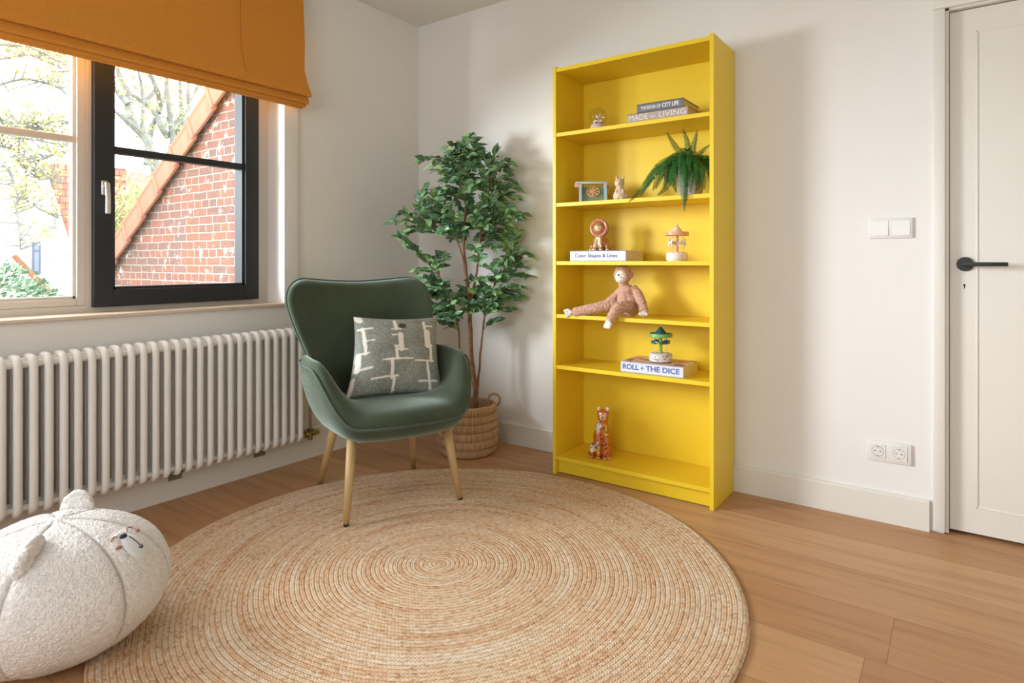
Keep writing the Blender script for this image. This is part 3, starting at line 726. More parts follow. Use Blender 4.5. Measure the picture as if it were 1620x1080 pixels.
# backrest: winged, leaning back, wider at the top
def back_w(z): 
    t = (z-.40)/.58
    return .250+.165*t**.9-.045*t*t
def back_pt(u, v, s):
    """u -1..1 across, v 0..1 up, s -1 rear .. 1 front"""
    au = abs(u); cu_, cv_ = (au-.66)/.34, (v-.76)/.24
    if cu_ > 0 and cv_ > 0:
        x_, y_ = cu_*math.sqrt(1-cv_*cv_/2), cv_*math.sqrt(1-cu_*cu_/2); au = .66+.34*x_; v = .76+.24*y_; u = math.copysign(au, u)
    zt = .955+.034*au**1.7
    z = .40+v*(zt-.40)
    y = back_w(z)*u*(.955 if u > 0 else 1)-.040*sstep(.52, .90, z)
    xc = -.150-.30*(z-.40)+.05*(z-.40)**2
    wing = .135*au**2.4*(1-.30*v)
    t = .050*(1-.35*au**4)
    return V((xc+wing+s*t, y, z))
def back_mesh():
    b = B(); nu, nv = 41, 27
    F = {}; Rr = {}
    for i in range(nu):
        for j in range(nv):
            u, v = -1+2*i/(nu-1), j/(nv-1)
            edge_ = (i in (0, nu-1)) or (j in (0, nv-1))
            F[i, j] = b.verts.new(back_pt(u*.985, v*.985+.004, 1.0 if not edge_ else .62))
            Rr[i, j] = b.verts.new(back_pt(u*.985, v*.985+.004, -1.0 if not edge_ else -.62))
    for i in range(nu-1):
        for j in range(nv-1):
            b.faces.new((F[i, j], F[i+1, j], F[i+1, j+1], F[i, j+1])); b.faces.new((Rr[i, j], Rr[i, j+1], Rr[i+1, j+1], Rr[i+1, j]))
    per = [(i, 0) for i in range(nu)]+[(nu-1, j) for j in range(1, nv)]+[(i, nv-1) for i in range(nu-2, -1, -1)]+[(0, j) for j in range(nv-2, 0, -1)]
    mid = {}
    for (i, j) in per:
        p = back_pt(-1+2*i/(nu-1), j/(nv-1), 0); mid[i, j] = b.verts.new(p)
    n = len(per)
    for k in range(n):
        a, c = per[k], per[(k+1) % n]
        b.faces.new((F[a], F[c], mid[c], mid[a])); b.faces.new((mid[a], mid[c], Rr[c], Rr[a]))
    bmesh.ops.recalc_face_normals(b, faces=b.faces)
    return evaluated(b, [('SUBSURF', dict(levels=2, render_levels=2))])
back = cobj('backrest', back_mesh(), M['cord'])
b = B(); pts = []
for k in range(60): pts.append(back_pt(-1, .22+.78*k/59*.985, -.35))
for k in range(1, 60): pts.append(back_pt(-1+2*k/60, 1.0, -.35))
for k in range(60): pts.append(back_pt(1, .22+.78*(59-k)/59*.985, -.35))
tube(b, [p+V((-.003, 0, 0)) for p in pts], .0055, 8); cobj('back_piping', b, M['piping'], back)
# legs, each with a black glide
for (tx, ty, tz), (fx, fy) in (((.195, -.215, .325), (.272, -.262)), ((.195, .205, .325), (.258, .245)), ((-.15, -.185, .325), (-.275, -.226)), ((-.15, .180, .325), (-.256, .238))):
    T, F_ = V((tx, ty, tz)), V((fx, fy, .017 if fx > 0 else .006))
    b = B(); tube(b, [T, T.lerp(F_, .5), F_], [.0215, .0175, .0115], 20); lg = cobj('leg', b, M['legwood'])
    gz = .0115 if fx > 0 else .0008      # front feet on the rug, rear feet on the boards
    b = B(); tube(b, [F_+V((0, 0, .004)), V((fx, fy, gz))], [.0118, .0105], 16); cobj('glide', b, M['black'], lg)

# ---- scatter cushion leaning in the chair
cu = thing('scatter_cushion', 'grey and white woven square cushion leaning on the green armchair', 'cushion', (.80, -.95, .46), CH)
def bars():
    L = []
    def q(x, y):
        v = (y-75)/(930-75); xl = 165+(60-165)*v; xr = 1040+(995-1040)*v
        return (x-xl)/(xr-xl), v
    def bar(x0, y0, x1, y1, w):
        a, c = q(x0, y0), q(x1, y1); L.append((a[0], a[1], c[0], c[1], (w*1.12+3)/875/2))
    for a in ((200, 70, 200, 125, 60), (208, 232, 205, 510, 27), (165, 240, 310, 222, 16), (210, 372, 300, 365, 12), (135, 512, 235, 500, 16), (140, 520, 130, 680, 38),
              (115, 680, 262, 662, 20), (100, 760, 85, 920, 26), (548, 130, 540, 232, 30), (498, 236, 600, 232, 14), (578, 300, 572, 480, 44), (490, 312, 560, 308, 14), (540, 480, 640, 482, 14),
              (522, 445, 520, 590, 24), (500, 442, 550, 440, 12), (375, 592, 690, 588, 14), (466, 590, 462, 790, 27), (268, 785, 520, 770, 14), (484, 790, 478, 930, 20),
              (862, 150, 862, 290, 22), (884, 280, 884, 432, 62), (918, 430, 908, 610, 26), (720, 612, 935, 606, 14), (855, 612, 848, 905, 22), (735, 832, 935, 815, 14), (850, 440, 935, 436, 14), (870, 200, 950, 205, 12)):
        bar(*a)
    return L
BARS = bars()
def seg_d(px, py, a):
    x0, y0, x1, y1, w = a; dx, dy = x1-x0, y1-y0; t = max(0, min(1, ((px-x0)*dx+(py-y0)*dy)/(dx*dx+dy*dy)))
    return math.hypot(px-x0-dx*t, py-y0-dy*t)-w
def cushion():
    TL, TR, BL, BR = V((-.105, -.118, .800)), V((-.085, .292, .782)), V((.055, -.205, .462)), V((.075, .250, .440))
    n = 150; b = B(); vs = {}; uv = {}
    nr = ((TR-TL).cross(BL-TL)).normalized()
    if nr.x < 0: nr = -nr
    for s in (1, -1):
        for i in range(n+1):
            for j in range(n+1):
                u, v = i/n, j/n
                if s == -1 and (i in (0, n) or j in (0, n)): vs[i, j, -1] = vs[i, j, 1]; continue
                e = (4*u*(1-u))*(4*v*(1-v))
                uu = u+(.5-u)*.10*(4*v*(1-v)); vv = v+(.5-v)*.085*(4*u*(1-u))        # sides pull in between pointed corners
                p = (TL*(1-uu)+TR*uu)*(1-vv)+(BL*(1-uu)+BR*uu)*vv
                th = .072*e**.42
                th += .006*noise.noise(V((u*5, v*5, s)))*e
                th -= .012*math.exp(-((u-.78)**2+(v-.1)**2)/.004)*e**.3
                p = p+nr*th*s
                p.z = max(p.z, .4555-.012*(1-e)) if v > .8 else p.z
                vv_ = b.verts.new(p); vs[i, j, s] = vv_; uv[len(b.verts)-1] = (u, v, s)
    for s in (1, -1):
        for i in range(n):
            for j in range(n): b.faces.new((vs[i, j, s], vs[i+1, j, s], vs[i+1, j+1, s], vs[i, j+1, s]))
    bmesh.ops.recalc_face_normals(b, faces=b.faces)
    me = bpy.data.meshes.new('cover'); b.to_mesh(me); b.free()
    ca = me.color_attributes.new('pattern', 'FLOAT_COLOR', 'POINT'); W = V(srgb(240, 234, 224)[:3])
    rnd = random.Random(3)
    for k, (u, v, s) in uv.items():
        g = .75+.5*rnd.random()
        rowi = int(v*60); g *= 1+.25*noise.noise(V((u*30, rowi*1.7, 0)))+.22*noise.noise(V((u*4, v*4, 5)))
        dk = V(srgb(138, 142, 134)[:3])*g
        if rnd.random() < .16: dk = V(srgb(170, 172, 162)[:3])
        d_ = min(seg_d(u, v, a) for a in BARS) if s == 1 else min(seg_d(1-u, v, a) for a in BARS)
        d_ += .006*noise.noise(V((u*18, v*18, 2)))
        t = sstep(-.004, .004, -d_)
        c = dk.lerp(W, t)
        if math.hypot((u-.53), (v-.135)*1.1) < .045: c = V(srgb(78, 72, 60)[:3])*g
        ca.data[k].color = (c.x, c.y, c.z, 1)
    off = CL.inverted() @ V((.80, -.95, .46)); me.transform(Matrix.Translation(-off))
    for p in me.polygons: p.use_smooth = True
    me.materials.append(M['weave']); o = bpy.data.objects.new('cover', me); COL.objects.link(o); o.parent = cu; return o
cushion()

# ================================================================== BEAR POUF
PC = V((.868, -2.281, 0)); PA, PB, PZ = .272, .184, .171
pf = thing('bear_pouf', 'cream fleece bear shaped floor pouf lying beside the round rug', 'pouf', PC)
SEAMS = [math.radians(a) for a in (-44, 14, 54, 112, 170, -110)]
def pouf_pt(az, co_, off=0):
    q = V((math.sin(co_)*math.cos(az), math.sin(co_)*math.sin(az), math.cos(co_)))
    n = V((q.x/PA, q.y/PA, q.z/PB)).normalized()
    p = PC+V((q.x*PA, q.y*PA, PZ+q.z*PB))+n*off
    return p, n
b = B(); nu, nv = 360, 150
def pf_fn(i, j):
    az = 2*PI*i/nu; co_ = PI*j/nv
    ds_ = min(abs(math.atan2(math.sin(az-s), math.cos(az-s))) for s in SEAMS)*math.sin(co_)*PA
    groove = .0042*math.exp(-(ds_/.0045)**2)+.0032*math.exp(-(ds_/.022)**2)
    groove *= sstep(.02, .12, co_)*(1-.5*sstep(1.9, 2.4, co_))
    p, n = pouf_pt(az, co_)
    fl_ = noise.noise(p*150)*.0020+noise.noise(p*260)*.0012+noise.noise(p*9)*.003
    # hollow around the snout
    q, _ = pouf_pt(math.radians(34), math.radians(51.5))
    dd = (p-q).length
    rim = .004*math.exp(-((dd-.045)/.012)**2)
    p = p+n*(fl_-groove+rim)
    zf = .0128 if math.hypot(p.x-1.400, p.y+1.338) < 1.012 else .002      # it settles partly on the rug's edge
    if p.z < zf: p.z = zf
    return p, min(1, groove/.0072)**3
top = b.verts.new(pf_fn(0, 0)[0]); bot = b.verts.new(PC+V((0, 0, .006))); gv = {}; fac = [0, 0]
for j in range(1, nv):
    for i in range(nu):
        p, g = pf_fn(i, j); gv[i, j] = b.verts.new(p); fac.append(g)
for i in range(nu):
    i2 = (i+1) % nu
    b.faces.new((top, gv[i, 1], gv[i2, 1])); b.faces.new((bot, gv[i2, nv-1], gv[i, nv-1]))
    for j in range(1, nv-1): b.faces.new((gv[i, j], gv[i, j+1], gv[i2, j+1], gv[i2, j]))
bmesh.ops.recalc_face_normals(b, faces=b.faces)
me = bpy.data.meshes.new('body'); b.to_mesh(me); b.free()
for p in me.polygons: p.use_smooth = True
ca = me.color_attributes.new('pattern', 'FLOAT_COLOR', 'POINT')
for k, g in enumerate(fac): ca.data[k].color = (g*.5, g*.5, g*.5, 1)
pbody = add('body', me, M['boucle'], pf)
def pouf_frame(azd, cod, off=0):
    az, c = math.radians(azd), math.radians(cod); p, n = pouf_pt(az, c, off)
    e2 = (pouf_pt(az, c+.02)[0]-pouf_pt(az, c-.02)[0]).normalized()      # away from the crown
    e1 = n.cross(e2).normalized()
    return p, n, e1, e2
def pouf_ear(azd, cod, spin, L=.052, H=.050):
    p, n, e1, e2 = pouf_frame(azd, cod, -.006)
    ax = (e1*math.cos(spin)+e2*math.sin(spin)).normalized(); nb = n.cross(ax).normalized()
    b = B()
    for k in range(26):
        t = PI*k/25
        c = p+ax*math.cos(t)*L+n*(math.sin(t)*H)+nb*(.008*math.sin(t))
        ell(b, c, .0135, 12)
    for k in range(12):
        for q in (.35, .7):
            t = PI*(k+.5)/12; c = p+ax*math.cos(t)*L*q+n*(math.sin(t)*H*q)+nb*.010
            ell(b, c, .0105, 10)
    return blob('ear', b, .0035, M['boucle'], pf, smooth=4, disp=.0035, dscale=110, colorfn=lambda c, n_: (0, 0, 0, 1))
pouf_ear(-40, 35, math.radians(96), L=.046, H=.038); pouf_ear(140, 28, math.radians(10), L=.034, H=.044)
# face: oval white muzzle, navy nose, stitched mouth, brows and cheeks
p, n, e1, e2 = pouf_frame(34, 52)
b = B(); r_ = bmesh.ops.create_uvsphere(b, u_segments=40, v_segments=20, radius=1)
for v in r_['verts']:
    x, y, z = v.co
    az = math.radians(34)+x*.033/(PA*math.sin(math.radians(52))); c_ = math.radians(52.5)+y*.047/.235
    q, nn = pouf_pt(az, c_, .001+z*.009); v.co = q
mz = obj('muzzle', b, M['snout'], pf)
def face_line(name, pts, rad, mat, off=.0105, parent=mz):
    """pts: (sideways m, down m) from the muzzle centre, laid over the surface"""
    b = B(); P = []
    for x, y in pts:
        az = math.radians(34)+x/(PA*math.sin(math.radians(52))); c_ = math.radians(52.5)+y/.235
        P.append(pouf_pt(az, c_, off)[0])
    tube(b, cr(P, 4), rad, 8); return obj(name, b, mat, parent)
face_line('mouth', [(0, -.030), (0.001, -.008), (.0005, .016)], .0011, M['navy'])
face_line('mouth', [(-.006, .010), (-.004, .016), (0, .018), (.004, .016), (.007, .009)], .0012, M['navy'])
def patch(name, az, c_, rx, ry, mat, off, th=.003, parent=pf):
    b = B(); r_ = bmesh.ops.create_uvsphere(b, u_segments=20, v_segments=10, radius=1)
    for v in r_['verts']:
        x, y, z = v.co
        a = math.radians(az)+x*rx/(PA*math.sin(math.radians(c_))); cc = math.radians(c_)+y*ry/.235
        v.co = pouf_pt(a, cc, off+z*th)[0]
    return obj(name, b, mat, parent)
patch('nose', 32.6, 42.8, .0115, .0085, M['navy'], .004, .006)
patch('cheek', 22.3, 48.0, .0095, .0065, M['rosefelt'], .002); patch('cheek', 49.5, 45.8, .0095, .0055, M['rosefelt'], .002)
for az, s in ((25.0, 1), (46.0, -1)):
    b = B(); P = []
    for k in range(7):
        t = -1+2*k/6; P.append(pouf_pt(math.radians(az+t*4.0), math.radians(39.6+1.6*t*t-s*t*.6), .003)[0])
    tube(b, P, .0020, 6); obj('eye', b, M['rosefelt'], pf)

# ================================================================== BASKET AND FICUS
BX, BY = .640, -.270; BR = .172
bk = thing('woven_basket', 'round raffia basket with a loop handle holding the tall ficus', 'basket', (BX, BY, 0))
prof = []; NB = 6; BH = .044
for k in range(NB):
    z0 = .004+k*BH; base = BR-.004*abs(k-1.5)*.5-(.010 if k == 0 else 0)-(.0015*(k-2) if k > 2 else 0)
    for q in range(7):
        t = q/6; prof.append((base-.007+.010*math.sin(PI*t)**.55, z0+BH*t))
inner = [(prof[-1][0]-.006, prof[-1][1]+.002), (prof[-1][0]-.014, prof[-1][1]-.002), (prof[-1][0]-.016, .08), (0, .08)]
b = lathe(B(), [(0, .003)]+prof+inner, (0, 0, 0), 96)
for v in b.verts:
    a = math.atan2(v.co.y, v.co.x); s = 1+.012*noise.noise(V((math.cos(a)*1.6, math.sin(a)*1.6, v.co.z*4)))+.004*noise.noise(V((math.cos(a)*9, math.sin(a)*9, int(v.co.z/BH)*3)))
    v.co.x *= s; v.co.y *= s
bm_ = obj('body', b, M['basket'], bk, local=True)
RV, FV = V((.8115, .5843, 0)), V((-.5843, .8115, 0))
hx = V((BX, BY, 0))+RV*.140+FV*.075
b = B(); tube(b, [hx+V((.006, .0, .268))+RV*.034*math.cos(t)*(-1)+V((0, 0, .036*math.sin(t))) for t in [2*PI*k/28 for k in range(28)]], .0075, 10, closed=True)
obj('handle', b, M['basket'], bk)
hx2 = V((BX, BY, 0))-RV*.140-FV*.075
b = B(); tube(b, [hx2+V((-.006, .0, .268))+RV*.034*math.cos(t)+V((0, 0, .036*math.sin(t))) for t in [2*PI*k/28 for k in range(28)]], .0075, 10, closed=True)
obj('handle', b, M['basket'], bk)

fk = thing('ficus_tree', 'tall artificial ficus with several brown stems growing from the basket', 'plant', (BX, BY, .0815))
def fp(px, py, d):
    """photo-like coordinates (right, up) around the stem axis, d = distance behind it"""
    s = 1/284.0; p = V((BX, BY, 0))+RV*((px-740)*s)+FV*d; p.z = 1.052+(414-py)*s
    k = 1+d/3.456
    q = V((2.86, -2.93, 1.052)); p = q+(p-q-FV*d)*k if d else p
    p.y = min(p.y, -.045); return p
soil = obj('soil', lathe(B(), [(0, .0815), (.13, .0815), (.150, .083), (.140, .112), (.08, .124), (0, .126)], (BX, BY, 0), 40), M['soil'], fk)
def stem(name, pts, r0, r1, mat='bark', n=5):
    P = cr([fp(*p) for p in pts], n); m = len(P); b = B()
    P = [p+V((noise.noise(p*14)*.004, noise.noise(p*14+V((5, 5, 5)))*.004, 0)) for p in P]
    tube(b, P, [(r0+(r1-r0)*i/(m-1))*(1+.12*noise.noise(P[i]*30)) for i in range(m)], 10)
    return obj(name, b, M[mat], fk), P
tr, TP = stem('trunk', [(753, 668, 0), (752, 615, 0), (745, 560, .005), (744, 500, 0), (741, 460, 0), (736, 420, 0), (734, 380, .01), (738, 320, 0), (742, 270, 0), (745, 232, .01)], .0165, .004)
st = [stem('stem', [(745, 480, 0), (752, 440, -.01), (757, 405, -.01), (762, 360, -.02), (772, 310, -.02), (780, 270, 0)], .0095, .003)[1],
      stem('stem', [(738, 668, .02), (730, 600, .03), (727, 550, .02), (726, 520, .01), (718, 490, 0), (706, 460, 0), (695, 435, 0)], .0065, .003)[1],
      stem('stem', [(752, 668, .01), (756, 610, .02), (760, 560, .01), (767, 500, .0), (775, 470, .0), (790, 440, 0), (812, 415, 0)], .0070, .003)[1],
      stem('stem', [(736, 425, 0), (728, 390, -.02), (715, 372, -.03), (690, 358, -.02), (660, 350, -.02)], .0050, .002)[1]]
SK = [p for p in TP[len(TP)//3:]]+[p for s_ in st for p in s_[len(s_)//3:]]
rnd = random.Random(11)
tips = [(742, 216, 0), (728, 236, .02), (709, 232, 0), (722, 240, -.05), (668, 253, .02), (684, 262, -.03), (758, 236, .04), (768, 250, -.02), (784, 241, 0), (806, 257, -.02), (800, 268, .05), (672, 300, 0), (668, 308, .03),
        (818, 300, -.02), (808, 286, .03), (815, 312, 0), (826, 338, -.02), (822, 346, .03), (815, 372, .02), (620, 352, -.05), (632, 340, 0), (640, 368, .02), (632, 376, -.05), (648, 392, 0), (668, 330, -.08),
        (682, 408, -.04), (700, 402, .04), (690, 300, -.14), (708, 285, -.14), (800, 352, -.10), (836, 404, 0), (826, 422, -.04), (832, 436, .03), (818, 460, -.02), (802, 488, .02), (785, 506, 0), (780, 482, -.06),
        (662, 428, .02), (668, 440, -.05), (680, 470, -.04), (684, 492, .02), (698, 512, -.02), (716, 516, 0), (724, 500, .02), (735, 478, .05), (690, 452, .04), (740, 300, -.2), (760, 330, -.2), (720, 340, -.22), (778, 390, -.14), (750, 395, -.15)]
def inell(cx, cy, rx, ry):
    while True:
        x, y = rnd.uniform(-1, 1), rnd.uniform(-1, 1)
        if x*x+y*y < 1: return cx+x*rx, cy+y*ry
for n_, (cx, cy, rx, ry, dd) in ((38, (738, 300, 60, 62, .2)), (42, (735, 350, 86, 44, .22)), (28, (702, 462, 36, 44, .10)), (30, (788, 440, 42, 50, .10)), (16, (740, 250, 44, 30, .1)), (16, (760, 480, 22, 22, .1))):
    for _ in range(n_):
        x, y = inell(cx, cy, rx, ry); tips.append((x, y, rnd.uniform(-dd, dd*.8)))
leafb = B(); leafcol = []; twb = B()
def ficus_leaf(bmh, cols, base, d, up, L, W, rr, dark, light, edgec, fold=.25, curl=.25):
    side = d.cross(up).normalized(); nrm = side.cross(d).normalized()
    prof_ = [(0, 0), (.16, .55), (.38, .98), (.62, .86), (.84, .40), (1.0, 0)]
    rows = []
    for t, w in prof_:
        c = base+d*(t*L)-nrm*(curl*L*t*t)
        if w == 0: rows.append([bmh.verts.new(c)]); cols.append(dark)
        else:
            ws = w*W*.5; lift = nrm*(ws*fold)
            rows.append([bmh.verts.new(c-side*ws+lift), bmh.verts.new(c-side*ws*.72+lift*.72), bmh.verts.new(c), bmh.verts.new(c+side*ws*.72+lift*.72), bmh.verts.new(c+side*ws+lift)])
            cols.extend([edgec, dark, light, dark, edgec])
    for A, C in zip(rows, rows[1:]):
        if len(A) == 1:
            for k in range(4): bmh.faces.new((A[0], C[k], C[k+1]))
        elif len(C) == 1:
            for k in range(4): bmh.faces.new((A[k], C[0], A[k+1]))
        else:
            for k in range(4): bmh.faces.new((A[k], C[k], C[k+1], A[k+1]))
def lin(c, k=1.0): return (c[0]*k, c[1]*k, c[2]*k, 1)
for tp in tips:
    T = fp(*tp)
    best = min(SK, key=lambda p: (p-T).length+(.55 if p.z > T.z-.02 else 0))
    vec = T-best; L = vec.length
    mid1 = best+vec*.35+V((0, 0, .012)); mid2 = best+vec*.7+V((0, 0, .02 if tp[1] < 420 else .01))
    P = cr([best, mid1, mid2, T], 6); m = len(P)
    tube(twb, P, [.0026-(.0014*i/(m-1)) for i in range(m)], 5)
    nl = max(7, min(14, int(L/.016)+4))
    for k in range(nl):
        t = 1-(k/nl)*min(.85, .20/max(L, .05)) if k else 1.0
        i = min(m-2, int(t*(m-1))); f = t*(m-1)-i
        pt = P[i].lerp(P[i+1], max(0, min(1, f))); tn = (P[i+1]-P[max(0, i-1)]).normalized()
        perp = tn.cross(V((0, 0, 1))).normalized()
        sgn = 1 if k % 2 else -1
        if k == 0: dr = tn
        else: dr = (tn*rnd.uniform(.35, .9)+perp*sgn*rnd.uniform(.5, 1.0)+V((rnd.uniform(-.2, .2), rnd.uniform(-.2, .2), rnd.uniform(-.25, .45)))).normalized()
        up = (V((rnd.uniform(-.7, .7), rnd.uniform(-.7, .7), .75))-FV*.75-RV*.35).normalized()
        if abs(up.dot(dr)) > .9: up = -FV
        tone = rnd.random(); 
        if tone < .22: dk, lt = srgb(114, 156, 92), srgb(164, 198, 134)
        elif tone < .6: dk, lt = srgb(80, 122, 78), srgb(118, 160, 108)
        else: dk, lt = srgb(62, 100, 76), srgb(98, 138, 108)
        ed = srgb(178, 202, 148) if rnd.random() < .6 else dk
        ficus_leaf(leafb, leafcol, pt, dr, up, rnd.uniform(.048, .070), rnd.uniform(.026, .037), 0, dk, lt, ed, fold=rnd.uniform(.1, .45), curl=rnd.uniform(.0, .35))
for v in leafb.verts:
    if v.co.y > -.008: v.co.y = -.008
me = bpy.data.meshes.new('foliage'); leafb.to_mesh(me); leafb.free()
for p in me.polygons: p.use_smooth = True
ca = me.color_attributes.new('pattern', 'FLOAT_COLOR', 'POINT')
for k, c in enumerate(leafcol): ca.data[k].color = c
add('foliage', me, M['leaf'], fk)
obj('twigs', twb, M['bark'], fk)

# ================================================================== BOOKCASE
X0, X1, YF, YB = 1.218, 2.018, -.303, -.0195
bc = thing('bookcase', 'tall yellow open bookcase against the white wall', 'bookcase', (1.618, -.16, 0))
def holes_mat():
    m, nt, bb = new_mat('yellow_lacquer_with_peg_holes')
    tc = N(nt, 'ShaderNodeTexCoord'); sp = N(nt, 'ShaderNodeSeparateXYZ'); nt.links.new(tc.outputs['Object'], sp.inputs[0])
    dz = math_n(nt, 'SUBTRACT', math_n(nt, 'MULTIPLY', math_n(nt, 'FRACT', math_n(nt, 'MULTIPLY', sp.outputs[2], 1/.032)), .032), .016)
    ay = math_n(nt, 'ABSOLUTE', math_n(nt, 'SUBTRACT', math_n(nt, 'ABSOLUTE', sp.outputs[1]), .101))
    r2 = math_n(nt, 'ADD', math_n(nt, 'MULTIPLY', dz, dz), math_n(nt, 'MULTIPLY', ay, ay))
    hole = math_n(nt, 'LESS_THAN', r2, .0021**2)
    inside = math_n(nt, 'LESS_THAN', math_n(nt, 'ABSOLUTE', sp.outputs[0]), .3825)      # inner faces only
    rng_ = math_n(nt, 'MULTIPLY', math_n(nt, 'GREATER_THAN', sp.outputs[2], .18), math_n(nt, 'LESS_THAN', sp.outputs[2], 1.96))
    f = math_n(nt, 'MULTIPLY', math_n(nt, 'MULTIPLY', hole, inside), rng_)
    nt.links.new(mixc(nt, f, (.84, .585, .023, 1), (.45, .24, .01, 1)), bb.inputs['Base Color'])
    bb.inputs['Roughness'].default_value = .42; bb.inputs['Specular IOR Level'].default_value = .4
    return m
M['yellow_holes'] = holes_mat()
def side_panel(x0, x1):
    b = B(); pr = [(YF, 0), (YB, 0), (YB, .135), (-.003, .150), (-.003, 2.020), (YF, 2.020)]   # notched round the baseboard
    A = [b.verts.new((x0, y, z)) for y, z in pr]; C = [b.verts.new((x1, y, z)) for y, z in pr]; n = len(pr)
    for i in range(n): b.faces.new((A[i], A[(i+1) % n], C[(i+1) % n], C[i]))
    b.faces.new(A[::-1]); b.faces.new(C)
    bmesh.ops.bevel(b, geom=[e for e in b.edges], offset=.0007, segments=1, affect='EDGES')
    return obj('side_panel', b, M['yellow_holes'], bc, smooth=False)
sl = side_panel(X0, X0+.018); sr = side_panel(X1-.018, X1)
YI = -.022
obj('back_panel', box(B(), X0+.018, X1-.018, YI, YI+.005, .06, 2.005), M['yellow'], bc, smooth=False)
obj('top_panel', box(B(), X0+.0185, X1-.0185, YF+.003, YI, 1.992, 2.011, bev=.0006, seg=1), M['yellow'], bc, smooth=False)
obj('plinth', box(B(), X0+.0185, X1-.0185, YF+.030, YF+.048, .004, .072), M['yellow'], bc, smooth=False)
LEV = [.090, .5405, .793, 1.055, 1.343, 1.690]
for z in LEV:
    obj('shelf', box(B(), X0+.0185, X1-.0185, YF+.003, YI, z-.0185, z, bev=.0006, seg=1), M['yellow'], bc, smooth=False)
# ================================================================== BOOKS
def book(label, x0, x1, y0, y1, z0, h, cover, group=None, yaw=0, spine=None, wrap=False):
    t = thing('book', label, 'book', ((x0+x1)/2, (y0+y1)/2, z0), yaw, group)
    c = .0025
    b = B(); box(b, x0, x1, y0, y1, z0+.0002, z0+c); box(b, x0, x1, y0, y1, z0+h-c, z0+h); box(b, x0, x1, y0, y0+c+.0005, z0+.0002, z0+h, bev=.0008, seg=1)
    obj('cover', b, cover, t, smooth=False)
    obj('pages', box(B(), x0+.003, x1-.003, y0+c, y1-.003, z0+c, z0+h-c), M['paper'], t, smooth=False)
    return t
greige = plain('rose_grey_cloth_cover', srgb(178, 160, 150), .8, var=.05, nscale=200)
slateg = plain('slate_grey_cover', srgb(112, 112, 116), .6, var=.03, nscale=100)
whitec = plain('cool_white_cover', srgb(214, 218, 228), .45, var=.01)
b1 = book('rose grey book lettered MADE for LIVING, under the dark grey book on the top shelf', 1.614, 1.901, -.290, -.075, LEV[5], .0405, greige, 'two books stacked on the top shelf')
def serif_word(name, s, size, x, z, y, width, parent, mat):
    o = text(name, s, size, (x, y, z), mat, parent, width=width)
    return o
serif_word('title', 'MADE', .0345, 1.624, LEV[5]+.0195, -.2906, .092, b1, M['inkpale'])
serif_word('title', 'for', .020, 1.728, LEV[5]+.0175, -.2906, .028, b1, M['inkpale'])
serif_word('title', 'LIVING', .0345, 1.769, LEV[5]+.0195, -.2906, .124, b1, M['inkpale'])
b2 = book('dark grey book lettered THE BOOK OF CITY LIFE, topmost on the top shelf', 1.661, 1.878, -.287, -.080, LEV[5]+.0406, .0400, slateg, 'two books stacked on the top shelf')
text('title', 'THE BOOK OF', .0200, (1.680, -.2876, LEV[5]+.0600), M['inkwhite'], b2, width=.096, bold=.0003)
text('title', 'CITY LIFE', .0250, (1.783, -.2876, LEV[5]+.0605), M['inkwhite'], b2, width=.077, bold=.0006)
b3 = book('white book lettered Color Shapes & Lines under the lion figurine', 1.310, 1.607, -.290, -.085, LEV[3], .0500, whitec)
text('title', 'Color Shapes & Lines', .0235, (1.338, -.2906, LEV[3]+.0260), M['inkdark'], b3, width=.226, bold=.0004, space=1.12)
b4 = book('white book lettered ROLL + THE DICE under the green carousel', 1.577, 1.877, -.280, -.085, LEV[1], .0500, whitec)
text('title', 'ROLL', .0330, (1.588, -.2806, LEV[1]+.0255), M['inkblue'], b4, width=.079, bold=.0006)
text('title', 'THE DICE', .0330, (1.702, -.2806, LEV[1]+.0255), M['inkblue'], b4, width=.158, bold=.0006)
b = B(); vs = [b.verts.new((1.684+.0095*r*math.sin(a), -.2808, LEV[1]+.0255+.0115*r*math.cos(a))) for k in range(8) for a, r in [(k*PI/4, 1 if k % 2 == 0 else .28)]]
vs2 = [b.verts.new(v.co+V((0, .0006, 0))) for v in vs]; b.faces.new(vs); b.faces.new(vs2[::-1])
for k in range(8): b.faces.new((vs[k], vs2[k], vs2[(k+1) % 8], vs[(k+1) % 8]))
obj('star_mark', b, M['inkblue'], b4, smooth=False)
# photo mosaic on the top cover
m, nt, bb = new_mat('pink_collage_print'); tc = N(nt, 'ShaderNodeTexCoord'); vo = N(nt, 'ShaderNodeTexVoronoi', i_Scale=26.0, distance='CHEBYCHEV'); nt.links.new(tc.outputs['Object'], vo.inputs['Vector'])
nt.links.new(ramp(nt, vo.outputs['Color'], [(0, srgb(160, 100, 100)), (.3, srgb(222, 168, 148)), (.5, srgb(232, 196, 180)), (.7, srgb(140, 130, 126)), (.85, srgb(236, 208, 196))], 'CONSTANT'), bb.inputs['Base Color'])
obj('cover_picture', box(B(), 1.582, 1.872, -.276, -.088, LEV[1]+.0499, LEV[1]+.0504), m, b4, smooth=False)

# ================================================================== FIGURES AND TOYS
def cl(c, k=1.0): return (c[0]*k, c[1]*k, c[2]*k, 1)
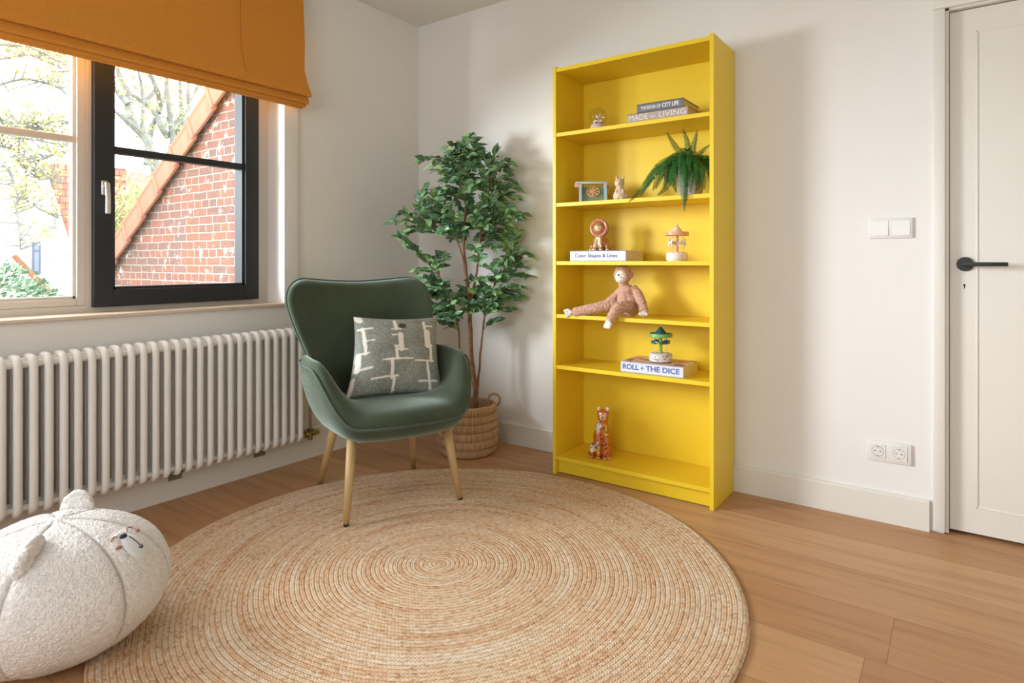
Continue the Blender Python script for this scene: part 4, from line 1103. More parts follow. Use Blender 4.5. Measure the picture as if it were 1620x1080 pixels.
# ---- snow globe
gx, gy, gz = 1.424, -.215, LEV[5]
sg = thing('snow_globe', 'small clear snow globe with a pink and white base on the top shelf', 'snow globe', (gx, gy, gz))
obj('base', lathe(B(), [(0, .0002), (.036, .0002), (.039, .004), (.038, .018), (.034, .030), (.030, .034), (0, .034)], (gx, gy, gz), 40), M['glassin'], sg)
def f_col(c, n): 
    return srgb(60, 52, 54) if noise.noise(c*90) > .28 else srgb(226, 205, 196)
b = B(); ell(b, (gx-.004, gy, gz+.046), (.016, .013, .016)); ell(b, (gx+.002, gy-.004, gz+.064), .011); ell(b, (gx+.010, gy, gz+.078), (.004, .004, .009)); ell(b, (gx-.006, gy, gz+.077), (.004, .004, .008)); ell(b, (gx-.020, gy, gz+.050), (.009, .008, .007)); ell(b, (gx+.018, gy, gz+.048), (.008, .008, .009)); ell(b, (gx, gy, gz+.038), (.026, .024, .008))
blob('inner_figure', b, .0016, M['painted'], sg, smooth=4, colorfn=f_col)
b = B(); ell(b, (gx, gy, gz+.070), .0455, 40); b2_ = obj('glass_ball', b, M['globe'], sg)
# ---- toy telephone
tp_ = thing('toy_telephone', 'pale blue wooden toy rotary telephone beside the rabbit figurine', 'toy telephone', (1.375, -.20, LEV[4]))
def prism(bm, poly, x0, x1, bev=0):
    """poly [(y,z)] extruded in x"""
    A = [bm.verts.new((x0, y, z)) for y, z in poly]; C = [bm.verts.new((x1, y, z)) for y, z in poly]; n = len(poly)
    fs = [bm.faces.new(A[::-1]), bm.faces.new(C)]+[bm.faces.new((A[i], A[(i+1) % n], C[(i+1) % n], C[i])) for i in range(n)]
    if bev: bmesh.ops.bevel(bm, geom=list({e for f in fs for e in f.edges}), offset=bev, segments=2, affect='EDGES')
    return bm
z0 = LEV[4]+.0003
cheek = [(-.268, z0), (-.135, z0), (-.150, z0+.085), (-.185, z0+.098), (-.225, z0+.092), (-.262, z0+.018)]
for x in (1.318, 1.440): obj('side_board', prism(B(), cheek, x, x+.013, .0015), M['paleblue'], tp_, smooth=False)
face = [(-.258, z0+.002), (-.145, z0+.002), (-.160, z0+.070), (-.200, z0+.080), (-.250, z0+.020)]
obj('body', prism(B(), face, 1.331, 1.440, 0), M['sage'], tp_, smooth=False)
fn_ = V((0, -.060, .050)).normalized(); fn_ = V((0, -(.080-.020), (.250-.200))).normalized()
fc = V((1.3855, -.2265, z0+.0510)); e2_ = V((0, .05, .06)).normalized(); e1_ = V((1, 0, 0))
def disc(bm, c, r, th, n, seg=36):
    tube(bm, [c, c+n*th], [r, r], seg)
b = B(); disc(b, fc-fn_*.002, .0325, .008, fn_); dl = obj('dial', b, M['pinewood'], tp_)
b = B(); disc(b, fc+fn_*.006, .010, .004, fn_, 20); obj('dial_centre', b, M['peach'], dl)
for k in range(8):
    a = 2*PI*k/8+.3; b = B(); disc(b, fc+fn_*.0055+(e1_*math.cos(a)+e2_*math.sin(a))*.0235, .0042, .001, fn_, 12); obj('finger_hole', b, plain('dark_stain', srgb(90, 56, 36), .6) if k == 0 else bpy.data.materials['dark_stain'], dl)
hs = obj('handset', box(B(), 1.300, 1.456, -.205, -.180, z0+.094, z0+.107, bev=.004), M['paleblue'], tp_)
for x in (1.296, 1.442):
    b = B(); box(b, x, x+.024, -.212, -.170, z0+.078, z0+.099, bev=.004); obj('earpiece', b, M['pinkwood'], hs)
b = B(); tube(b, cr([(1.458, -.192, z0+.088), (1.476, -.190, z0+.060), (1.484, -.185, z0+.022), (1.478, -.175, z0+.004)], 6), .0016, 6); obj('cord', b, M['pinkwood'], tp_)
# ---- rabbit figurine
rx, ry = 1.538, -.205
rb = thing('rabbit_figurine', 'plain sand coloured rabbit figurine standing between telephone and fern', 'figurine', (rx, ry, LEV[4]))
z0 = LEV[4]
b = B(); ell(b, (rx, ry, z0+.029), (.033, .028, .029)); ell(b, (rx+.004, ry+.006, z0+.022), (.040, .032, .024)); ell(b, (rx-.002, ry-.004, z0+.052), (.022, .020, .022)); ell(b, (rx-.003, ry-.006, z0+.086), (.0235, .022, .0225))
for sx_, dx in ((-1, -.014), (1, .012)):
    tube(b, [(rx+dx, ry-.002, z0+.098), (rx+dx+sx_*.003, ry, z0+.112), (rx+dx+sx_*.004, ry+.001, z0+.126)], [.0065, .0062, .0030], 12)
ell(b, (rx-.004, ry-.027, z0+.084), (.007, .005, .005)); 
for sx_ in (-1, 1): ell(b, (rx+sx_*.012, ry-.024, z0+.006), (.010, .014, .006)); ell(b, (rx+sx_*.016, ry-.018, z0+.042), (.007, .008, .014))
rbo = blob('body', b, .0022, M['bunny'], rb, smooth=5, zmin=LEV[4]+.0003)
for sx_ in (-1, 1):
    b = B(); ell(b, (rx-.003+sx_*.009, ry-.0262, z0+.091), .0013, 10); obj('eye', b, M['blackeye'], rb)
# ---- potted fern
px_, py_ = 1.868, -.165
fe = thing('potted_fern', 'dark green fern in a glossy pot trailing over the shelf edge', 'plant', (px_, py_, LEV[4]))
obj('pot', lathe(B(), [(0, .0005), (.046, .0005), (.050, .004), (.058, .06), (.064, .118), (.067, .132), (.0685, .138), (.066, .141), (.062, .138), (.060, .120), (0, .118)], (px_, py_, LEV[4]), 48), M['potcer'], fe)
def frond(pts, w, n=46, seed=0, name='frond'):
    P = cr([V(p) for p in pts], 10); L = [0]
    for a, c in zip(P, P[1:]): L.append(L[-1]+(c-a).length)
    r = random.Random(seed); bm = B(); cols = []
    def at(t):
        d = t*L[-1]
        for i in range(len(P)-1):
            if L[i+1] >= d:
                f = (d-L[i])/max(1e-6, L[i+1]-L[i]); return P[i].lerp(P[i+1], f), (P[i+1]-P[i]).normalized()
        return P[-1], (P[-1]-P[-2]).normalized()
    c0_ = len(bm.verts); tube(bm, [at(k/14)[0] for k in range(15)], [.0014-.0010*k/14 for k in range(15)], 5, cap=False); cols += [srgb(70, 96, 40)]*(len(bm.verts)-c0_)
    rollv = V((r.uniform(-.3, .3)+.35, r.uniform(-.3, .3)-.75, .65)).normalized()
    for k in range(n):
        t = .06+.94*k/n; p, d = at(t)
        up = rollv-d*rollv.dot(d)
        if up.length < .2: up = V((0, -1, .2))-d*V((0, -1, .2)).dot(d)
        up.normalize(); sd = d.cross(up).normalized()
        ww = w*min(1, (t/.16))**.6*(1-t**1.6)**.8*(1+.1*r.uniform(-1, 1))+.002
        for sgn in (-1, 1):
            dr = (sd*sgn+d*.34-up*.28+V((r.uniform(-.1, .1),)*3)).normalized(); nn = dr.cross(d).normalized()
            base = p; h = .0016
            tone = .75+.5*r.random(); g = cl(srgb(34, 88, 34), tone) if r.random() < .75 else cl(srgb(58, 120, 44), tone)
            v = [bm.verts.new(base-d*h*.5), bm.verts.new(base+dr*ww*.45-d*h+nn*.0006), bm.verts.new(base+dr*ww-up*ww*.12), bm.verts.new(base+dr*ww*.45+d*h+nn*.0006), bm.verts.new(base+d*h*.5)]
            cols += [g]*5; bm.faces.new(v)
    me = bpy.data.meshes.new(name); bm.to_mesh(me); bm.free()
    ca = me.color_attributes.new('pattern', 'FLOAT_COLOR', 'POINT')
    for i, c in enumerate(cols): ca.data[i].color = c
    return add(name, me, M['fernleaf'], fe)
T0 = V((px_, py_, LEV[4]+.13))
FR = [ # end points with a shoulder point: (shoulder offset, middle, tip)
 [(-.040, -.030, .045), (-.120, -.070, .010), (-.190, -.105, -.085), (-.232, -.120, -.150)],
 [(-.035, -.045, .050), (-.095, -.090, .020), (-.150, -.120, -.060), (-.178, -.125, -.110)],
 [(-.050, -.020, .040), (-.130, -.050, .010), (-.180, -.075, -.070), (-.205, -.090, -.118)],
 [(-.010, -.060, .040), (.004, -.120, .010), (.020, -.150, -.100), (.030, -.155, -.205)],
 [(.004, -.055, .045), (.012, -.110, .030), (.028, -.140, -.060), (.040, -.145, -.160)],
 [(.020, -.055, .030), (.040, -.105, .000), (.052, -.135, -.070), (.056, -.140, -.125)],
 [(-.020, -.055, .030), (-.030, -.100, .005), (-.030, -.130, -.070), (-.005, -.140, -.120)],
 [(-.010, .010, .060), (-.018, .012, .120), (-.030, .010, .165), (-.040, .008, .190)],
 [(-.025, .000, .060), (-.060, -.010, .105), (-.088, -.016, .150), (-.105, -.020, .178)],
 [(.006, .006, .060), (.010, .010, .110), (.022, .012, .150), (.026, .012, .175)],
 [(.030, -.010, .050), (.065, -.020, .080), (.095, -.030, .095), (.112, -.050, .110)],
 [(.035, -.030, .040), (.075, -.060, .045), (.100, -.085, .030), (.115, -.110, .035)],
 [(.040, -.010, .030), (.090, -.020, .020), (.110, -.030, -.030), (.116, -.040, -.090)],
 [(.040, -.040, .030), (.080, -.080, .000), (.095, -.100, -.050), (.100, -.110, -.110)],
 [(-.040, -.010, .050), (-.080, -.020, .060), (-.110, -.030, .040), (-.135, -.035, .010)],
 [(-.040, .020, .040), (-.080, .040, .040), (-.110, .050, .000), (-.120, .055, -.050)],
 [(-.045, -.040, .020), (-.075, -.070, -.030), (-.085, -.085, -.085), (-.092, -.090, -.126)],
 [(.010, .040, .040), (.030, .070, .060), (.050, .085, .040), (.070, .092, .000)],
 [(-.015, -.045, .055), (-.040, -.085, .060), (-.075, -.120, .020), (-.100, -.130, -.040)],
 [(.020, -.030, .055), (.030, -.080, .070), (.040, -.125, .030), (.050, -.145, -.030)],
 [(-.030, .010, .055), (-.050, .020, .080), (-.085, .030, .085), (-.110, .030, .065)],
 [(-.005, -.030, .070), (-.004, -.070, .085), (-.002, -.115, .040), (.006, -.140, -.040)],
 [(-.030, -.050, .040), (-.060, -.100, .020), (-.085, -.130, -.040), (-.105, -.150, -.100)],
 [(-.010, -.055, .045), (-.018, -.105, .035), (-.016, -.140, -.040), (-.006, -.150, -.120)],
 [(.030, -.045, .045), (.055, -.085, .040), (.072, -.115, -.010), (.078, -.135, -.080)],
 [(-.045, -.030, .055), (-.100, -.060, .045), (-.150, -.085, -.010), (-.190, -.100, -.070)],
 [(.014, -.060, .030), (.024, -.118, .000), (.034, -.152, -.080), (.034, -.158, -.180)],
 [(-.050, -.035, .030), (-.090, -.070, .000), (-.120, -.095, -.050), (-.135, -.110, -.100)],
 [(.040, .010, .045), (.075, .020, .050), (.095, .025, .020), (.105, .028, -.030)],
 [(.045, -.055, .020), (.070, -.085, -.020), (.078, -.100, -.070), (.080, -.110, -.120)],
]
rf = random.Random(9)
for k in range(16):                       # shorter fronds filling the crown
    a = rf.uniform(-PI, PI*.15); o_ = V((math.cos(a), math.sin(a)*.8, 0)); l_ = rf.uniform(.075, .125)
    FR.append([tuple(o_*.03+V((0, 0, .045))), tuple(o_*l_*.6+V((0, 0, rf.uniform(.03, .06)))), tuple(o_*l_+V((0, 0, rf.uniform(-.03, .02)))), tuple(o_*l_*1.15+V((0, 0, rf.uniform(-.09, -.04))))])
for i, f in enumerate(FR):
    pts = [T0-V((0, 0, .02))]+[T0+V(q) for q in f]
    for q in pts[1:]:
        q.x = min(q.x, X1-.026); q.y = min(q.y, -.034)
        if q.z < LEV[4]+.012 and q.y > YF-.020: q.y = YF-.020
    L_ = sum((a-c).length for a, c in zip(pts, pts[1:]))
    frond(pts, .034 if L_ > .22 else .027, n=int(22+L_*170), seed=i)
# ---- lion figurine
lx, ly, lz = 1.430, -.195, LEV[3]+.0502
ln = thing('lion_figurine', 'glossy brown lion figurine with a round pink rimmed mane on the white book', 'figurine', (lx, ly, lz))
def lioncol(c, n):
    q = c-V((lx, ly, lz))
    if abs(q.x+.006) < .013-.10*max(0, .035-q.z) and q.z < .066 and q.y < -.02 and n.y < -.3: return srgb(225, 205, 180)
    if q.z < .010 and q.y < -.03: return srgb(225, 205, 180)
    return cl(srgb(176, 118, 62), 1+.15*noise.noise(q*40))
b = B(); ell(b, (lx, ly+.004, lz+.036), (.042, .034, .037)); ell(b, (lx-.002, ly-.006, lz+.060), (.030, .026, .030))
for s_ in (-1, 1):
    tube(b, [(lx+s_*.015-.004, ly-.024, lz+.058), (lx+s_*.016-.004, ly-.032, lz+.030), (lx+s_*.017-.004, ly-.034, lz+.006)], [.011, .0095, .0085], 12)
    ell(b, (lx+s_*.017-.004, ly-.040, lz+.007), (.010, .012, .007)); ell(b, (lx+s_*.038, ly-.008, lz+.020), (.014, .024, .020)); ell(b, (lx+s_*.042, ly-.030, lz+.006), (.009, .012, .006))
blob('body', b, .0018, M['glazed'], ln, smooth=5, colorfn=lioncol, zmin=lz+.0002)
hd_ = V((.02, -.97, .16)).normalized(); hc = V((lx-.004, ly-.010, lz+.111))
rotm = hd_.to_track_quat('Z', 'Y').to_matrix()
b = B(); ell(b, hc-hd_*.008, (.046, .047, .030), 28, rotm)
mane = blob('mane', b, .0018, plain('brown_glazed_mane', srgb(160, 100, 54), .15, coat=.6, var=.08), ln, smooth=4)
b = B(); u1 = rotm @ V((1, 0, 0)); u2 = rotm @ V((0, 1, 0))
tube(b, [hc+hd_*.009+(u1*math.cos(2*PI*k/40)*.0385+u2*math.sin(2*PI*k/40)*.0400) for k in range(40)], .0080, 12, closed=True)
obj('mane_rim', b, plain('dusty_pink_glaze', srgb(196, 128, 104), .15, coat=.6, var=.05), mane)
b = B(); ell(b, hc+hd_*.010, (.027, .029, .020), 24, rotm); ell(b, hc+hd_*.027-u2*.0, (.013, .014, .010), 16, rotm)
upv = u2 if u2.z > 0 else -u2; rtv = u1 if u1.x > 0 else -u1
for s_ in (-1, 1): ell(b, hc+hd_*.012+upv*.030+rtv*s_*.020, .0075, 12)
def lface(c, n):
    q = c-hc; return srgb(228, 206, 180) if (q.dot(hd_) > .0255 and q.dot(upv) < .010) else srgb(182, 124, 66)
blob('face', b, .0015, M['glazed'], ln, smooth=3, colorfn=lface)
for s_ in (-1, 1):
    b = B(); ell(b, hc+hd_*.0268+upv*.011+rtv*s_*.0115, .0020, 10); obj('eye', b, M['blackeye'], ln)
b = B(); ell(b, hc+hd_*.0368+upv*.003, (.004, .003, .003), 10); obj('nose', b, M['blackeye'], ln)
# ---- carousels
def carousel(cx, cy, z, name, label, basec, roof, rim, post, kind):
    t = thing(name, label, 'music box', (cx, cy, z))
    def bcol(c, n):
        q = c-V((cx, cy, z)); a = math.atan2(q.y, q.x)
        if kind == 'fish':
            v = noise.voronoi(V((a*5.0, q.z*150, 1)))[0][0]
            if v < .34 and .010 < q.z < .038 and math.hypot(q.x, q.y) > .044: return (srgb(60, 72, 60), srgb(196, 120, 96), srgb(120, 96, 90))[int(noise.cell(V((a*5, q.z*150, 1)))*7) % 3]
            return srgb(228, 220, 214) if q.z > .005 else srgb(40, 90, 84)
        v = abs(math.sin(a*7+math.sin(q.z*230)*1.6))
        return srgb(190, 176, 166) if (v < .25 and .006 < q.z < .036 and math.hypot(q.x, q.y) > .040) else srgb(236, 222, 212)
    R0 = .052 if kind == 'fish' else .0485
    pr = [(0, .0003), (R0-.005, .0003)]+[(R0-.0045, .001+.001*k) for k in range(3)]+[(R0-.002, .006)]+[(R0, .008+.0022*k) for k in range(12)]+[(R0-.002, .0375), (R0-.006, .0405), (R0-.012, .0415), (0, .0415)]
    b = lathe(B(), pr, (cx, cy, z), 128); bmesh.ops.recalc_face_normals(b, faces=b.faces)
    me = bpy.data.meshes.new('base'); b.to_mesh(me); b.free()
    for p_ in me.polygons: p_.use_smooth = True
    paint(me, bcol); add('base', me, M['painted'], t)
    H = .168
    obj('post', lathe(B(), [(.0075, .041), (.0075, .085), (.010, .088), (.0075, .091), (.0075, H-.052)], (cx, cy, z), 20), post, t)
    cnp = obj('canopy', lathe(B(), [(0, H-.052), (.030, H-.052), (.0465, H-.0505), (.041, H-.046), (.028, H-.036), (.014, H-.018), (.005, H-.008), (0, H-.007)], (cx, cy, z), 40), roof, t)
    obj('canopy_rim', lathe(B(), [(.046, H-.052), (.0515, H-.052), (.0535, H-.050), (.052, H-.036), (.050, H-.0355), (.0475, H-.049)], (cx, cy, z), 40), rim, cnp)
    b = B(); tube(b, [(cx, cy, z+H-.012), (cx, cy, z+H+.004)], .0016, 8); obj('finial', b, M['blackeye'], cnp)
    b = B(); ell(b, (cx, cy, z+H), .0044, 14); obj('finial_ball', b, M['peachpale'], cnp)
    for k in range(4):
        a = PI*.25+k*PI/2+(.35 if kind == 'fish' else .15); ex, ey = cx+.034*math.cos(a), cy+.034*math.sin(a)
        r = obj('rod', tube(B(), [(ex, ey, z+.041), (ex, ey, z+H-.051)], .0012, 8), M['peachpale'] if kind == 'fish' else M['peach'], t)
        tv = V((-math.sin(a), math.cos(a), 0)); zz = z+(.084 if kind != 'fish' else .092); c = V((ex, ey, zz)); b = B()
        if kind == 'fish':
            ell(b, c, (.019, .008, .0085), 16, Matrix.Rotation(math.atan2(tv.y, tv.x), 3, 'Z')); ell(b, c-tv*.020, (.006, .003, .010), 12, Matrix.Rotation(math.atan2(tv.y, tv.x), 3, 'Z')); ell(b, c+tv*.002+V((0, 0, .008)), (.005, .002, .006), 10)
            blob('fish', b, .0014, M['teal'], t, smooth=3)
            b = B(); ell(b, c+tv*.014+V((0, 0, .001)), (.0045, .0062, .0045), 12, Matrix.Rotation(math.atan2(tv.y, tv.x), 3, 'Z')); obj('porthole', b, M['white_en'], t)
        else:
            ro = Matrix.Rotation(math.atan2(tv.y, tv.x), 3, 'Z')
            ell(b, c, (.016, .0065, .0078), 16, ro); tube(b, [c+tv*.010+V((0, 0, .002)), c+tv*.018+V((0, 0, .013))], [.0062, .0044], 10); ell(b, c+tv*.021+V((0, 0, .012)), (.006, .0028, .0033), 10, ro)
            for q, s_ in ((-.011, 1), (-.009, -1), (.009, 1), (.011, -1)):
                tube(b, [c+tv*q+V((0, 0, -.003)), c+tv*(q*1.5)+V((0, 0, -.012)), c+tv*(q*1.2+.001*s_)+V((0, 0, -.020))], [.0028, .0019, .0015], 8)
            tube(b, [c-tv*.014+V((0, 0, .003)), c-tv*.021+V((0, 0, -.001)), c-tv*.023+V((0, 0, -.010))], [.0022, .0024, .001], 8)
            blob('horse', b, .0011, M['white_en'], t, smooth=2)
            b = B(); ell(b, c+V((0, 0, .003)), (.0055, .0062, .0045), 12, ro); obj('saddle', b, M['peach'] if k % 2 else plain('dark_saddle_paint', srgb(70, 50, 44), .5), t)
    return t
carousel(1.818, -.200, LEV[3], 'horse_carousel', 'small blush and white carousel music box with white horses', None, M['peachpale'], M['peach'], M['peach'], 'horse')
carousel(1.742, -.205, LEV[1]+.0505, 'fish_carousel', 'small green and teal carousel music box on the ROLL + THE DICE book', None, M['teal'], M['lime'], M['lime'], 'fish')
# ---- plush monkey
mx_, my_, mzs = 1.572, -.185, LEV[2]
mk = thing('plush_monkey', 'pinkish brown plush monkey sitting with its legs over the shelf edge', 'stuffed toy', (mx_, my_, mzs))
def P_(x, y, z): return V((x, y, z))
b = B()
ell(b, (1.548, -.200, .988), (.043, .042, .041)); ell(b, (1.548, -.196, 1.000), (.040, .040, .036))
ell(b, (1.571, -.186, .862), (.047, .042, .056)); ell(b, (1.574, -.180, .826), (.050, .044, .034)); ell(b, (1.563, -.190, .910), (.040, .036, .036)); ell(b, (1.552, -.195, .945), (.024, .024, .03))
ell(b, (1.590, -.190, .990), (.010, .013, .015)); ell(b, (1.510, -.180, .988), (.008, .012, .014))
def limb(pts, r, n=6): tube(b, cr(pts, n), [r[0]+(r[1]-r[0])*k/((len(pts)-1)*n) for k in range((len(pts)-1)*n+1)], 14)
limb([(1.560, -.190, .826), (1.505, -.235, .842), (1.430, -.270, .826), (1.365, -.292, .812), (1.335, -.300, .806)], (.031, .021))       # its right leg, stretched left
limb([(1.590, -.190, .826), (1.588, -.250, .842), (1.572, -.305, .835), (1.556, -.326, .800), (1.548, -.332, .778)], (.031, .020))       # other leg over the edge
limb([(1.545, -.185, .920), (1.505, -.190, .885), (1.465, -.205, .850), (1.425, -.225, .836)], (.022, .017))
limb([(1.590, -.182, .925), (1.622, -.185, .895), (1.650, -.205, .855), (1.672, -.235, .828), (1.680, -.255, .820)], (.024, .020))
body = blob('body', b, .0030, M['fur'], mk, smooth=4, disp=.0030, dscale=130, zmin=LEV[2]+.0005)
HCm = V((1.548, -.200, .985)); RTm = Matrix.Rotation(math.radians(27), 3, 'Z') @ Matrix.Rotation(math.radians(-3), 3, 'Y')
def hm(x, y, z): return HCm+RTm @ (V((x, y, z))-HCm)
b = B(); ell(b, hm(1.540, -.229, .982), (.030, .018, .031)); ell(b, hm(1.537, -.238, .969), (.025, .018, .017))
blob('face', b, .0022, M['cream'], mk, smooth=4)
b = B(); ell(b, (1.556, -.222, .870), (.026, .012, .036)); blob('belly', b, .0025, plain('pale_pink_belly', srgb(206, 160, 136), .95, sheen=.3, bstr=.4), mk, smooth=3)
for x, y, z in ((1.5285, -.2440, .991), (1.5485, -.2440, .993)):
    b = B(); ell(b, hm(x, y, z), .0046, 14); obj('eye', b, M['blackeye'], mk)
b = B(); tube(b, cr([hm(1.526, -.2540, .965), hm(1.537, -.2570, .962), hm(1.549, -.2540, .966)], 4), .0011, 6); obj('mouth', b, M['rosefelt'], mk)
b = B(); ell(b, hm(1.5370, -.2550, .979), (.0035, .0022, .0022), 10); obj('nose', b, M['rosefelt'], mk)
def paw(name, c, dirv, spread, L=.030):
    b = B(); c = V(c); d = V(dirv).normalized(); s = V(spread).normalized()
    ell(b, c, (.016, .013, .013))
    for k in (-1.1, 0, 1.1): tube(b, [c+s*k*.008, c+d*L*.7+s*k*.012, c+d*L+s*k*.013], [.0085, .0080, .0055], 10)
    u_ = -1 if name == 'hand' else 1
    tube(b, [c, c+s*.014*u_+d*.006, c+s*.022*u_+d*.010], [.008, .007, .0045], 10)
    return blob(name, b, .0024, M['whiteplush'], mk, smooth=3, disp=.0012, dscale=150, zmin=LEV[2]+.0005)
paw('foot', (1.320, -.303, .806), (-.9, -.2, -.25), (-.2, -.3, .9))
paw('foot', (1.543, -.338, .772), (-.1, -.35, -.9), (.9, -.2, 0))
paw('hand', (1.684, -.262, .814), (.35, -.9, -.05), (.9, .35, 0), .026)
paw('hand', (1.412, -.235, .832), (-.9, -.4, -.1), (.2, -.6, .5), .022)
# ---- leopard figurine
qx, qy, qz = 1.416, -.178, LEV[0]
lp = thing('leopard_figurine', 'glossy orange spotted leopard figurine sitting on the bottom shelf', 'figurine', (qx, qy, qz))
rr_ = random.Random(5)
def lpcol(c, n):
    q = c-V((qx, qy, qz)); base = cl(srgb(204, 104, 42), 1+.15*noise.noise(q*30))
    # white and yellow flower patches
    for (a, z, ra, rz, colr) in ((-2.0, .155, .020, .035, srgb(226, 214, 200)), (-2.45, .045, .018, .018, srgb(226, 214, 200)), (-.95, .140, .014, .032, srgb(214, 160, 60)), (-1.75, .048, .010, .024, srgb(214, 160, 60)), (-2.0, .075, .014, .012, srgb(200, 170, 165))):
        ang = math.atan2(q.y, q.x-.004); da = (ang-a)*.042
        if q.z < .19 and (da/ra)**2+((q.z-z)/rz)**2 < 1: base = colr
    if q.z < .012 and q.y < -.028 and noise.noise(q*220) > -.1: base = srgb(214, 170, 130)
    w = V((q.x*1, q.y*1, q.z*1))*92; dd = noise.voronoi(w)[0]
    if dd[0] < .33 and q.z > .008: return srgb(34, 22, 16)
    return base
b = B()
ell(b, (qx+.004, qy+.012, qz+.040), (.050, .042, .042)); ell(b, (qx+.004, qy+.004, qz+.090), (.040, .036, .055)); ell(b, (qx+.010, qy-.006, qz+.140), (.034, .030, .045)); ell(b, (qx+.014, qy-.008, qz+.175), (.026, .024, .030)); ell(b, (qx+.004, qy+.010, qz+.018), (.053, .044, .020))
for s_ in (-1, 1):
    tube(b, [(qx+.012+s_*.020, qy-.018, qz+.120), (qx+.012+s_*.018, qy-.034, qz+.060), (qx+.012+s_*.017, qy-.038, qz+.012)], [.018, .0135, .0125], 14)
    ell(b, (qx+.012+s_*.018, qy-.045, qz+.009), (.013, .016, .0095))
    ell(b, (qx+.004+s_*.038, qy-.010, qz+.036), (.018, .034, .032)); ell(b, (qx+.004+s_*.042, qy-.036, qz+.009), (.011, .016, .009))
tube(b, cr([(qx+.03, qy+.04, qz+.010), (qx+.0, qy+.052, qz+.010), (qx-.04, qy+.036, qz+.012), (qx-.052, qy+.0, qz+.012)], 5), .009, 10)
blob('body', b, .0016, M['glazed'], lp, smooth=5, colorfn=lpcol, zmin=LEV[0]+.0003)
hx_, hy_, hz_ = qx+.016, qy-.016, qz+.210
def lhcol(c, n):
    q = c-V((hx_, hy_, hz_))
    for s_ in (-1, 1):
        if (q-V((s_*.0125, -.026, .006))).length < .0085: return srgb(226, 220, 224)
        e = q-V((s_*.022, 0, .030))
        if e.length < .011 and q.z > .022 and n.y < -.2: return srgb(226, 214, 196)
    if (q-V((0, -.034, -.012))).length < .0165: return srgb(224, 208, 178)
    if noise.voronoi(q*105)[0][0] < .22 and q.z > -.005: return srgb(110, 50, 22)
    return srgb(208, 108, 44)
b = B(); ell(b, (hx_, hy_, hz_), (.030, .028, .029)); ell(b, (hx_, hy_-.020, hz_-.010), (.017, .016, .014)); ell(b, (hx_, hy_+.004, hz_-.020), (.026, .024, .022))
for s_ in (-1, 1): ell(b, (hx_+s_*.022, hy_+.002, hz_+.029), (.0085, .005, .011)); ell(b, (hx_+s_*.020, hy_, hz_+.020), (.009, .008, .010))
blob('head', b, .0014, M['glazed'], lp, smooth=3, colorfn=lhcol)
for s_ in (-1, 1):
    b = B(); ell(b, (hx_+s_*.0125, hy_-.0285, hz_+.006), (.0032, .0016, .0030), 12); obj('eye', b, plain('blue_grey_eye', srgb(70, 84, 130), .2) if s_ < 0 else bpy.data.materials['blue_grey_eye'], lp)
b = B(); ell(b, (hx_, hy_-.0365, hz_-.005), (.0048, .003, .0034), 12); tube(b, [(hx_, hy_-.0375, hz_-.007), (hx_, hy_-.0372, hz_-.014)], .0009, 6)
tube(b, cr([(hx_-.007, hy_-.0340, hz_-.0165), (hx_, hy_-.0368, hz_-.0150), (hx_+.007, hy_-.0340, hz_-.0165)], 4), .0009, 6); obj('nose', b, M['blackeye'], lp)

lp.rotation_euler.z = math.radians(22); rb.rotation_euler.z = math.radians(20); tp_.rotation_euler.z = math.radians(30); ln.rotation_euler.z = math.radians(8)

# ================================================================== OUTSIDE
gr = struct('ground', box(B(), -60, -.31, -40, 40, -3.3, -3.1), M['lawn'])
# ---- brick wing of the house with its verge of clay tiles
wy = -.300
bwg = thing('brick_gable', 'red brick gable wall with orange clay verge tiles outside the dark window', 'building', (-2.6, .2, -3.1))
sx0, sz0, sx1, sz1 = -3.76, 1.046, -1.994, 2.245
slope = (sz1-sz0)/(sx1-sx0)
def zl(x): return sz0+(x-sx0)*slope
pr = [(-9.0, -3.1), (-.34, -3.1), (-.34, zl(-.34)-.02), (-9.0, zl(-9.0)-.02)]
pr = [(-6.6, -3.1), (-.34, -3.1), (-.34, zl(-.34)-.02), (-6.6, zl(-6.6)-.02)]
b = B(); A = [b.verts.new((x, wy, z)) for x, z in pr]; C = [b.verts.new((x, wy+.25, z)) for x, z in pr]
for i in range(4): b.faces.new((A[i], A[(i+1) % 4], C[(i+1) % 4], C[i]))
b.faces.new(A[::-1]); b.faces.new(C); obj('brick_wall', b, M['brick'], bwg, smooth=False)
ang = math.atan(slope)
tl = bpy.data.meshes.new('verge_tile'); b = B()
L_ = .365
box(b, -.02, L_, -.075, -.048, -.085, .085, bev=.006)                       # side flap hanging over the wall
tube(b, [(-.02, -.045, .080), (L_, -.045, .090)], .038, 16)                   # roll on top
box(b, -.02, L_, -.05, .30, .030, .055, bev=.004)
box(b, -.020, .020, -.088, -.046, -.100, .105, bev=.008)
bmesh.ops.recalc_face_normals(b, faces=b.faces); b.to_mesh(tl); b.free(); tl.materials.append(M['terra'])
step = math.hypot(.293, .182)
for k in range(-10, 11):
    x = -3.358+k*.2935*1.0; z = zl(x)+.0
    o = bpy.data.objects.new('verge_tile', tl); COL.objects.link(o); o.parent = bwg
    o.location = V((x, wy, z+.015))-wloc(bwg); o.rotation_euler = (0, -ang+.065, 0)
b = B(); box(b, -6.6, -.34, 0, 2.6, 0, .05)
for v in b.verts: v.co = V((v.co.x, wy-.02+v.co.y, zl(v.co.x)+v.co.z+.02))
obj('roof', b, M['redroof'], bwg, smooth=False)

